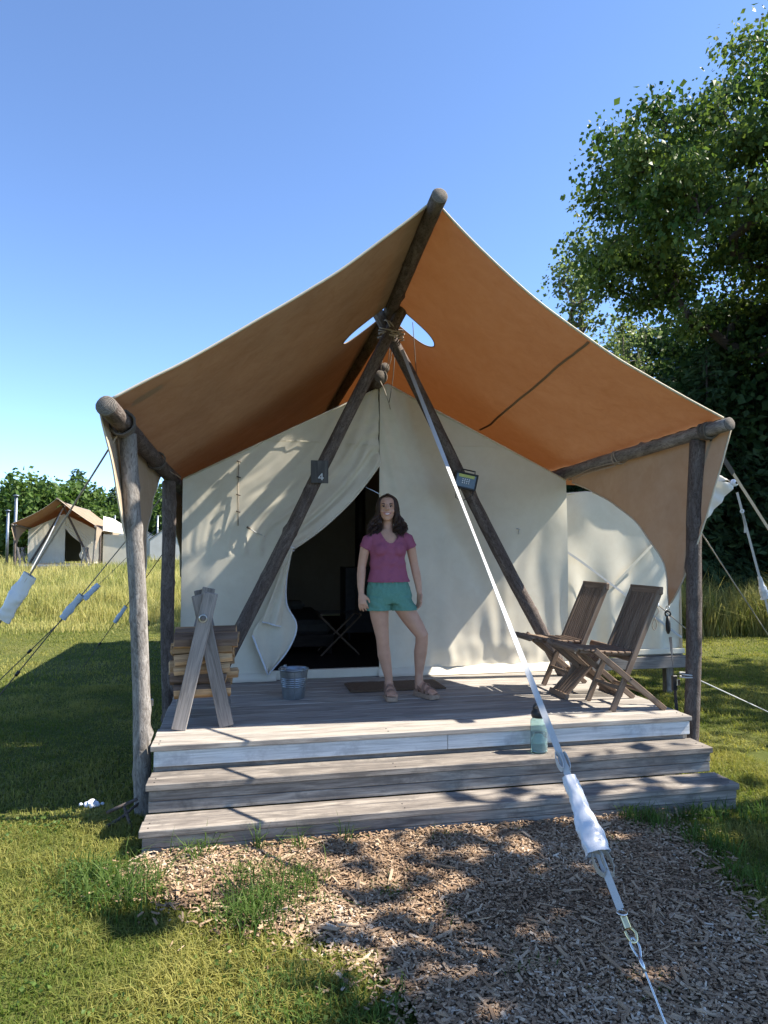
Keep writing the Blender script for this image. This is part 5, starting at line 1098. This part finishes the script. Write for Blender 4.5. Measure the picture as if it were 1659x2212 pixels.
def hand(wr, d, wide, curl, spread, thumb_dir):
    """palm and five jointed fingers; d down the hand, wide across the knuckles, curl toward the palm side"""
    d, wide, curl = Vector(d).normalized(), Vector(wide).normalized(), Vector(curl).normalized(); wr = Vector(wr); out = [loft([(wr - d * .01, wide * .023, curl * .018), (wr + d * .02, wide * .029, curl * .018), (wr + d * .055, wide * .037, curl * .016), (wr + d * .082, wide * .036, curl * .014), (wr + d * .09, wide * .03, curl * .011)], 14)]
    for k, (off, L) in enumerate(((-.0285, .066), (-.0098, .076), (.0098, .070), (.0285, .054))):
        a = wr + d * .078 + wide * off; sp = wide * off * spread; c0 = .18 + .07 * k
        p1 = a + d * L * .45 + sp * .5 + curl * L * .12; p2 = p1 + (d * .9 + curl * .6 + sp * 4).normalized() * L * .36; p3 = p2 + (d * .65 + curl * 1.0).normalized() * L * .28
        out.append(limb([a, p1, p2, p3], [.0092, .0088, .0082, .0066], 8))
    t0 = wr + d * .022 + wide * thumb_dir * .026; t1 = t0 + (d * .7 + wide * thumb_dir * .6 + curl * .35).normalized() * .042; t2 = t1 + (d * 1.0 + wide * thumb_dir * .1 + curl * .3).normalized() * .032
    out.append(limb([t0 - d * .01, t0, t1, t2], [.014, .0135, .0105, .008], 8)); return out
body += hand((.984, CY - .047, 1.385), (.10, -.22, -1), (1, -.5, .1), (.45, .9, 0), .35, 1)
body += hand((1.489, CY - .026, 1.388), (-.02, -.16, -1), (.35, -1, .1), (-1, -.25, 0), .1, 1)
LEG = {-1: [(1.140, CY, 1.37), (1.140, CY - .004, 1.28), (1.148, CY - .008, 1.18), (1.160, CY - .012, 1.09), (1.170, CY - .016, 1.02), (1.178, CY - .004, .95), (1.190, CY + .012, .87), (1.210, CY + .012, .77), (1.228, CY + .014, .68), (1.233, CY + .018, .60), (1.234, CY + .02, .57)],
       1: [(1.312, CY, 1.37), (1.352, CY - .012, 1.28), (1.405, CY - .03, 1.185), (1.462, CY - .05, 1.095), (1.500, CY - .062, 1.03), (1.502, CY - .045, .96), (1.498, CY - .02, .885), (1.495, CY - .004, .79), (1.492, CY + .008, .70), (1.492, CY + .014, .61), (1.492, CY + .016, .575)]}
for s in (-1, 1): body.append(limb(LEG[s], [.090, .086, .076, .064, .056, .053, .056, .045, .034, .034, .034], 20, [1.05, 1.05, 1.05, 1.05, 1.02, 1.05, 1.08, 1.05, 1.05, 1.15, 1.2]))
FOOT = {-1: ((1.234, CY + .045), (-.06, -1)), 1: ((1.488, CY + .04), (.46, -.89))}
for s in (-1, 1):
    (hx, hy), (dx, dy) = FOOT[s]; q = math.hypot(dx, dy); dx, dy = dx / q, dy / q; w = Vector((-dy, dx, 0)); P = lambda t, z: Vector((hx + dx * t, hy + dy * t, z)); zs = D + .040
    body.append(loft([(P(-.012, zs + .03), w * .018, Vector((0, 0, .022))), (P(.0, zs + .034), w * .030, Vector((0, 0, .034))), (P(.045, zs + .046), w * .034, Vector((0, 0, .046))), (P(.085, zs + .042), w * .036, Vector((0, 0, .042))), (P(.13, zs + .028), w * .040, Vector((0, 0, .028))), (P(.175, zs + .018), w * .044, Vector((0, 0, .018))), (P(.20, zs + .012), w * .040, Vector((0, 0, .012)))], 16))
    for k in range(5):
        u = (k - 2) * .0175; a = P(.188, zs + .012) + w * u * s; L = .042 - .006 * k; body.append(limb([a, a + Vector((dx, dy, .0)) * L * .6, a + Vector((dx, dy, -.1)) * L], [.010, .0095, .007] if k else [.013, .0125, .009], 8))
put('body', fuse(body, .0048, 3), person, MAT['skin'])
# clothes
cl = [loft([hring(CX + .004 * (1.6 - z) * 8, CY + y, z, rx + g_, ry + g_) for z, y, rx, ry, g_ in ((1.478, -.001, .165, .104, .016), (1.52, -.002, .156, .099, .016), (1.57, -.004, .147, .093, .013), (1.62, -.004, .140, .09, .012), (1.67, -.005, .141, .094, .010), (1.73, -.006, .147, .1, .009), (1.79, -.004, .152, .098, .009), (1.845, 0, .160, .088, .009), (1.882, .004, .157, .074, .009), (1.908, .006, .125, .06, .008), (1.93, .008, .072, .056, .006))], 32)]
for s in (-1, 1):
    cl.append(ball((CX + s * .066, CY - .064, 1.752), .068, 1.02, .95, .95)); A_ = ARM[s]
    e = Vector(A_[2]) + (Vector(A_[2]) - Vector(A_[1])) * .02 + Vector((0, 0, -.0)); cl.append(limb([A_[0], A_[1], lerp3(A_[1], A_[2], .5), e], [.052, .055, .053, .054], 18))
sm = fuse(cl, .006, 4); bm = bmesh.new(); bm.from_mesh(sm); kill = []
for f in bm.faces:
    c = f.calc_center_median(); x = abs(c.x - CX)
    if c.y < CY + .02 and x < .094 and c.z > 1.805 + .105 * (x / .082) ** 2: kill.append(f)
    elif c.y >= CY + .02 and x < .085 and c.z > 1.915: kill.append(f)
    elif c.z < 1.4815: kill.append(f)
bmesh.ops.delete(bm, geom=kill, context='FACES')
for v_ in bm.verts:
    z = v_.co.z; nn = v_.normal; a = math.atan2(v_.co.y - CY, v_.co.x - CX)
    v_.co += nn * (.0035 * math.sin(z * 70 + 3 * noise.noise((v_.co.x * 14, z * 9, 1))) * max(0, 1 - abs(z - 1.66) / .12) * 1.8 + .007 * noise.noise((v_.co.x * 16, v_.co.y * 14, z * 10)) + .004 * noise.noise((v_.co.x * 34, v_.co.y * 30, z * 26)) + (.003 if z < 1.497 else 0))
put('shirt', bm_mesh(bm, True), person, MAT['shirt_knit'])
shp = [loft([hring(CX + dx, CY + .002, z, rx, ry) for z, dx, rx, ry in ((1.300, .014, .182, .118), (1.33, .012, .192, .128), (1.36, .010, .194, .130), (1.42, .006, .186, .124), (1.47, .003, .174, .113), (1.505, .002, .158, .104))], 32)]
shp.append(loft([hring(x, CY + y, z, rx, ry) for x, y, z, rx, ry in ((1.136, -.002, 1.242, .108, .118), (1.136, 0, 1.29, .106, .12), (1.134, 0, 1.36, .098, .118))], 24)); shp.append(loft([hring(x, CY + y, z, rx, ry) for x, y, z, rx, ry in ((1.362, -.018, 1.242, .108, .116), (1.342, -.01, 1.29, .107, .12), (1.318, 0, 1.36, .098, .118))], 24))
sm = fuse(shp, .006, 3); bm = bmesh.new(); bm.from_mesh(sm); bmesh.ops.delete(bm, geom=[f for f in bm.faces if f.calc_center_median().z < 1.2455 or f.calc_center_median().z > 1.503], context='FACES')
for v_ in bm.verts:
    z = v_.co.z; v_.co += v_.normal * (.009 * noise.noise((v_.co.x * 20, v_.co.y * 18, z * 12)) + .004 * noise.noise((v_.co.x * 44, v_.co.y * 40, z * 34)) + (.003 if z < 1.262 else 0) + .003 * math.sin(v_.co.x * 130) * max(0, (z - 1.42) / .06) * 1.6 + .004 * math.sin((v_.co.x - CX) * 60 + z * 90) * max(0, 1 - abs(z - 1.30) / .05))
put('shorts', bm_mesh(bm, True), person, MAT['shorts_linen'])
# sandals
for s in (-1, 1):
    (hx, hy), (dx, dy) = FOOT[s]; q = math.hypot(dx, dy); d = Vector((dx / q, dy / q, 0)); w = Vector((-d.y, d.x, 0)); h0 = Vector((hx, hy, D)); V = []; F = []
    prof = [(-.030, .018), (-.02, .030), (.02, .036), (.08, .038), (.14, .045), (.19, .049), (.225, .042), (.24, .022)]
    for z in (.004, .042):
        for t, r_ in prof: V.append(h0 + d * t + w * r_ + Vector((0, 0, z + (.006 * max(0, t - .17) / .07 if z < .01 else .004 * max(0, .1 - t) / .1))))
        for t, r_ in prof[::-1]: V.append(h0 + d * t - w * r_ + Vector((0, 0, z + (.006 * max(0, t - .17) / .07 if z < .01 else .004 * max(0, .1 - t) / .1))))
    n = len(prof) * 2; F = [tuple(range(n))[::-1], tuple(range(n, 2 * n))] + [(i, (i + 1) % n, n + (i + 1) % n, n + i) for i in range(n)]
    so = put('sandal', pym(V, F), person, MAT['sandal_sole'])
    for t, hgt, wd in ((.165, .046, .05), (.115, .075, .046), (.035, .105, .04)):
        P = [h0 + d * (t - .012 * math.sin(a)) + w * math.cos(a) * wd + Vector((0, 0, .045 + (hgt) * math.sin(a))) for a in np.linspace(0, math.pi, 14)]; ribbon('strap', P, .030, d, MAT['sandal_strap'], so, .006)
    P = [h0 + d * (.035 - .062 * math.sin(a)) + w * math.cos(a) * .038 + Vector((0, 0, .115)) for a in np.linspace(0, math.pi, 12)]; ribbon('strap', P, .02, (0, 0, 1), MAT['sandal_strap'], so, .004)
    for sd_ in (-1, 1): ribbon('strap', [h0 + d * .13 + w * sd_ * .044 + Vector((0, 0, .07)), h0 + d * .08 + w * sd_ * .042 + Vector((0, 0, .06)), h0 + d * .03 + w * sd_ * .039 + Vector((0, 0, .10))], .016, (0, 0, 1), MAT['sandal_strap'], so, .004)
    for k in range(7): tube('tread_lug', [h0 + d * (-.01 + .036 * k) + w * .047 + Vector((0, 0, .006)), h0 + d * (-.01 + .036 * k) - w * .047 + Vector((0, 0, .006))], .006, MAT['sandal_sole'], so, 6)
# face
kids0 = set(person.children)
fy = HY - .093
for s in (-1, 1):
    put('eye', pym(*ball((HX + s * .029, fy + .008, 2.112), .010, 1.2, .45, .30, 12), True), person, MAT['eye_white']); put('iris', pym(*ball((HX + s * .029, fy + .0048, 2.112), .0062, 1, .5, .75, 10), True), person, MAT['eye_dark'])
    tube('eyelash', [(HX + s * (.029 + .015 * t), fy + .0035 + .006 * t * t, 2.1165 + .0035 * (1 - t * t)) for t in np.linspace(-1, 1, 7)], .0034, MAT['hair_brown'], person, 5)
    tube('eyebrow', [(HX + s * (.030 + .019 * t), fy + .002 + .008 * t * t, 2.1315 + .004 * (1 - t * t) + .002 * t) for t in np.linspace(-1, 1, 8)], [.003, .004, .0044, .0044, .004, .0034, .0026, .0016], MAT['hair_brown'], person, 6)
mth = lambda t, dz: (HX + .031 * t, fy - .014 + .024 * t * t, 2.050 + .011 * t * t + dz)
V = []; F = []
for i, t in enumerate(np.linspace(-1, 1, 15)):
    h_ = .0085 * (1 - abs(t) ** 2.2); a = mth(t, 0); V += [(a[0], a[1], a[2] + h_ * .55), (a[0], a[1] - .0012, a[2] - h_)]
for i in range(14): F.append((2 * i, 2 * i + 1, 2 * i + 3, 2 * i + 2))
put('teeth', pym(V, F), person, MAT['tooth'])
tube('lip', [mth(t, .0045 * (1 - t * t) + .0015) for t in np.linspace(-1.05, 1.05, 13)], .0032, MAT['lip'], person, 6); tube('lip', [mth(t, -.0085 * (1 - abs(t) ** 2.2) + .0005) for t in np.linspace(-1.05, 1.05, 13)], .0038, MAT['lip'], person, 6)
for o in set(person.children) - kids0: o.data.transform(HR)
tube('necklace', [(CX + .058 * math.sin(a), CY - .058 + .042 * (1 - math.cos(a)) - .018 * math.cos(a), 1.862 - .030 * math.cos(a) + .02 * (1 - math.cos(a))) for a in np.linspace(-1.4, 1.4, 17)], .0012, MAT['gold'], person, 5); put('pendant', pym(*ball((CX, CY - .086, 1.822), .007, 1, .5, 1.2, 10), True), person, MAT['gold'])
# hair
rnd = random.Random(3); hp = []
cap = [(2.05, .055, .055, .045), (2.09, .046, .070, .064), (2.12, .040, .078, .072), (2.15, .036, .0805, .076), (2.178, .034, .077, .074), (2.20, .030, .064, .064), (2.214, .024, .044, .046), (2.221, .02, .016, .018)]
hp.append(loft([hring(HX, HY + y, z, rx, ry) for z, y, rx, ry in cap], 24))
for k in range(720):
    s = -1 if (k // 9) % 2 else 1
    if k % 9 == 0: lock = (rnd.random() ** 1.2, rnd.uniform(0, 6.28), rnd.uniform(.012, .026), rnd.uniform(.055, .158), rnd.uniform(1.845, 1.94))
    th = min(1, max(0, lock[0] + rnd.gauss(0, .035))); a0 = -.75 + 2.2 * th           # angle round the head from beside the face to the nape
    cx_, cy_ = math.cos(a0), math.sin(a0)
    start = Vector((HX + s * .003, HY - .078 + .136 * th, 2.198 + .028 * math.sin(math.pi * min(1, th * .8 + .12))))
    r1 = rnd.uniform(.98, 1.10); crown = Vector((HX + s * .062 * max(.35, cx_) * r1, HY + .004 + .072 * cy_ * r1, 2.188)); side = Vector((HX + s * .083 * max(.35, cx_) * r1, HY + .012 + .086 * cy_ * r1, 2.135)); ear = Vector((HX + s * .088 * max(.40, cx_) * r1, HY + .02 + .084 * cy_ * r1, 2.06))
    zend = lock[4] + rnd.uniform(-.012, .012); out = max(.05, lock[3] + rnd.gauss(0, .006)); dep = HY - .045 + .115 * th + rnd.uniform(-.012, .012)
    mid = Vector((HX + s * max(.052, out * .92), dep + .012, 1.975)); end = Vector((HX + s * out, dep - .012 * (1 - th), zend))
    P = catmull([start, crown, side, ear, mid, end], 6); f0 = lock[1] + rnd.gauss(0, .22); w0 = lock[2]
    P = [p + Vector((math.sin(i * 1.0 + f0), math.cos(i * 1.0 + f0) * .8, 0)) * w0 * max(0, (i - 12) / 18) for i, p in enumerate(P)]
    wl = lambda z: .047 if z < 2.03 else (.055 if z < 2.115 else .055 * math.sqrt(max(0, 1 - ((z - 2.115) / .082) ** 2)))
    P = [Vector((HX + s * max(abs(p.x - HX), wl(p.z) if p.y < HY + .02 else 0), p.y, p.z)) for p in P]
    n = len(P); hp.append(tubedata(P, [(.0058 if i < n * .7 else .0058 * (1 - (i - n * .7) / (n * .3)) + .001) for i in range(n)], 5, False))
put('hair', pym(*turn(merge(hp)), True), person, MAT['hair_brown'])
# ---------------------------------------------------------------- tents across the meadow
def far_copy(root, Mx, label, group, keep=None):
    r = root.copy(); COL.objects.link(r); r.location = Mx @ root.location; r.scale = (-.92, .92, .92); r['label'] = label
    if group: r['group'] = group
    for ch in root.children:
        if keep and not any(ch.name.split('.')[0] == k for k in keep): continue
        c = ch.copy(); COL.objects.link(c); c.parent = r; c.matrix_parent_inverse = ch.matrix_parent_inverse.copy()
    return r
MF = Matrix.Translation((-9.45, 40.0, .56)) @ Matrix.Scale(.92, 4) @ Matrix.Scale(-1, 4, (1, 0, 0)) @ Matrix.Translation((-1.4, -YW, 0))
far_copy(tent, MF, 'distant cream wall tent with dark door opening, across the meadow at the left', None, ('front_wall', 'door_flap', 'side_wall', 'roof', 'back_wall', 'door_hem', 'gable_hem', 'sod_cloth'))
far_copy(fly, MF, 'brown rain fly over the distant tent across the meadow', None, ('roof_panel', 'front_hem', 'side_flap'))
far_copy(fr, MF, 'dark log frame of the distant tent across the meadow', None, ('ridge_pole', 'eave_pole', 'corner_post', 'wall_post', 'leg'))
far_copy(deck, MF, 'grey deck of the distant tent, half hidden by meadow grass', None, ('deck_board', 'fascia', 'tread', 'riser'))
far_copy(rk, Matrix.Translation((-11.25, 38.6, 1.03)) @ Matrix.Scale(-1, 4, (1, 0, 0)) @ Matrix.Translation((.25, -5.25, -D)), 'tiny grey plank rack at the left end of the distant deck', None, ('leg', 'rail'))
far_copy(rk, Matrix.Translation((-8.05, 38.6, 1.03)) @ Matrix.Scale(-1, 4, (1, 0, 0)) @ Matrix.Translation((.25, -5.25, -D)), 'tiny grey plank rack at the right end of the distant deck', None, ('leg', 'rail'))
fs = empty('guy_strap', (-9.7, 35.2, .5), 'white strap slanting down in front of the distant tent', 'guy line'); ribbon('strap', [(-9.35, 39.2, 4.0), (-9.6, 37.4, 2.3), (-9.9, 35.3, .5)], .05, (1, 0, 0), MAT['webbing'], fs, .006)
an = empty('annex_tent', (-6.6, 40.6, .5), 'pale yellow annex tent to the right of the distant tent', 'tent')
def wallq(name, P, mat, parent, th=.01):
    a = [Vector(p) for p in P]; n_ = (a[1] - a[0]).cross(a[2] - a[0]).normalized() * th; V = a + [p + n_ for p in a]; k = len(a)
    return put(name, pym(V, [tuple(range(k))[::-1], tuple(range(k, 2 * k))] + [(i, (i + 1) % k, k + (i + 1) % k, k + i) for i in range(k)]), parent, MAT[mat])
gzf = float(gz(-6.6, 40.6))
wallq('front_wall', [(-7.5, 40.3, gzf + .25), (-6.05, 40.3, gzf + .25), (-5.85, 40.3, gzf + 2.0), (-7.5, 40.3, gzf + 2.1)], 'canvas', an); wallq('side_wall', [(-6.05, 40.3, gzf + .25), (-6.05, 43, gzf + .25), (-5.85, 43, gzf + 2.0), (-5.85, 40.3, gzf + 2.0)], 'canvas', an)
wallq('roof', [(-7.5, 40.2, gzf + 3.1), (-7.5, 40.2, gzf + 2.3), (-5.75, 40.2, gzf + 2.02), (-5.75, 43, gzf + 2.02), (-7.5, 43, gzf + 3.1)], 'white_canvas', an); bar('platform', (-7.5, 40.3, gzf + .2), (-5.9, 40.3, gzf + .2), .1, .04, (0, 0, 1), MAT['fascia_paint'], an)
def small_tent(label, x, y, w, mat, group='distant white tents'):
    z = float(gz(x, y)); t = empty('ridge_tent', (x, y, z), label, 'tent', group); L = 4.5
    for s in (-1, 1): wallq('roof', [(x, y, z + 2.9), (x + s * w, y, z + 1.7), (x + s * w, y + L, z + 1.7), (x, y + L, z + 2.9)][::s], mat, t); wallq('side_wall', [(x + s * w * .9, y + .1, z + .2), (x + s * w * .9, y + L, z + .2), (x + s * w * .9, y + L, z + 1.8), (x + s * w * .9, y + .1, z + 1.8)], 'white_canvas', t)
    wallq('front_wall', [(x - w * .9, y + .1, z + .2), (x + w * .9, y + .1, z + .2), (x + w * .9, y + .1, z + 1.75), (x, y + .1, z + 2.85), (x - w * .9, y + .1, z + 1.75)], 'white_canvas', t); tube('stovepipe', [(x - w * .6, y + .5, z), (x - w * .6, y + .5, z + 3.6)], .07, MAT['galvanised'], t, 10)
    return t
small_tent('white ridge tent showing its roof just right of the distant annex', -8.2, 55, 2.2, 'white_canvas')
small_tent('white and tan tent glimpsed between the near flap and wall post', -5.3, 54, 1.6, 'white_canvas')
for k, (x, y, h, lb) in enumerate(((-11.75, 39.5, 4.1, 'tall steel stovepipe at the left side of the distant tent'), (-13.2, 43, 3.4, 'shorter steel stovepipe at the left edge, behind the tall one'))):
    z = float(gz(x, y)); p = empty('stovepipe', (x, y, z), lb, 'stovepipe', 'distant stovepipes'); tube('pipe', [(x, y, z - .1), (x, y, z + h)], .075, MAT['galvanised'], p, 12); put('cap', pym(*lathe([(.0001, .09), (.16, .02), (.17, 0), (.09, 0)], 14), True), p, MAT['galvanised'], Matrix.Translation((x, y, z + h)))
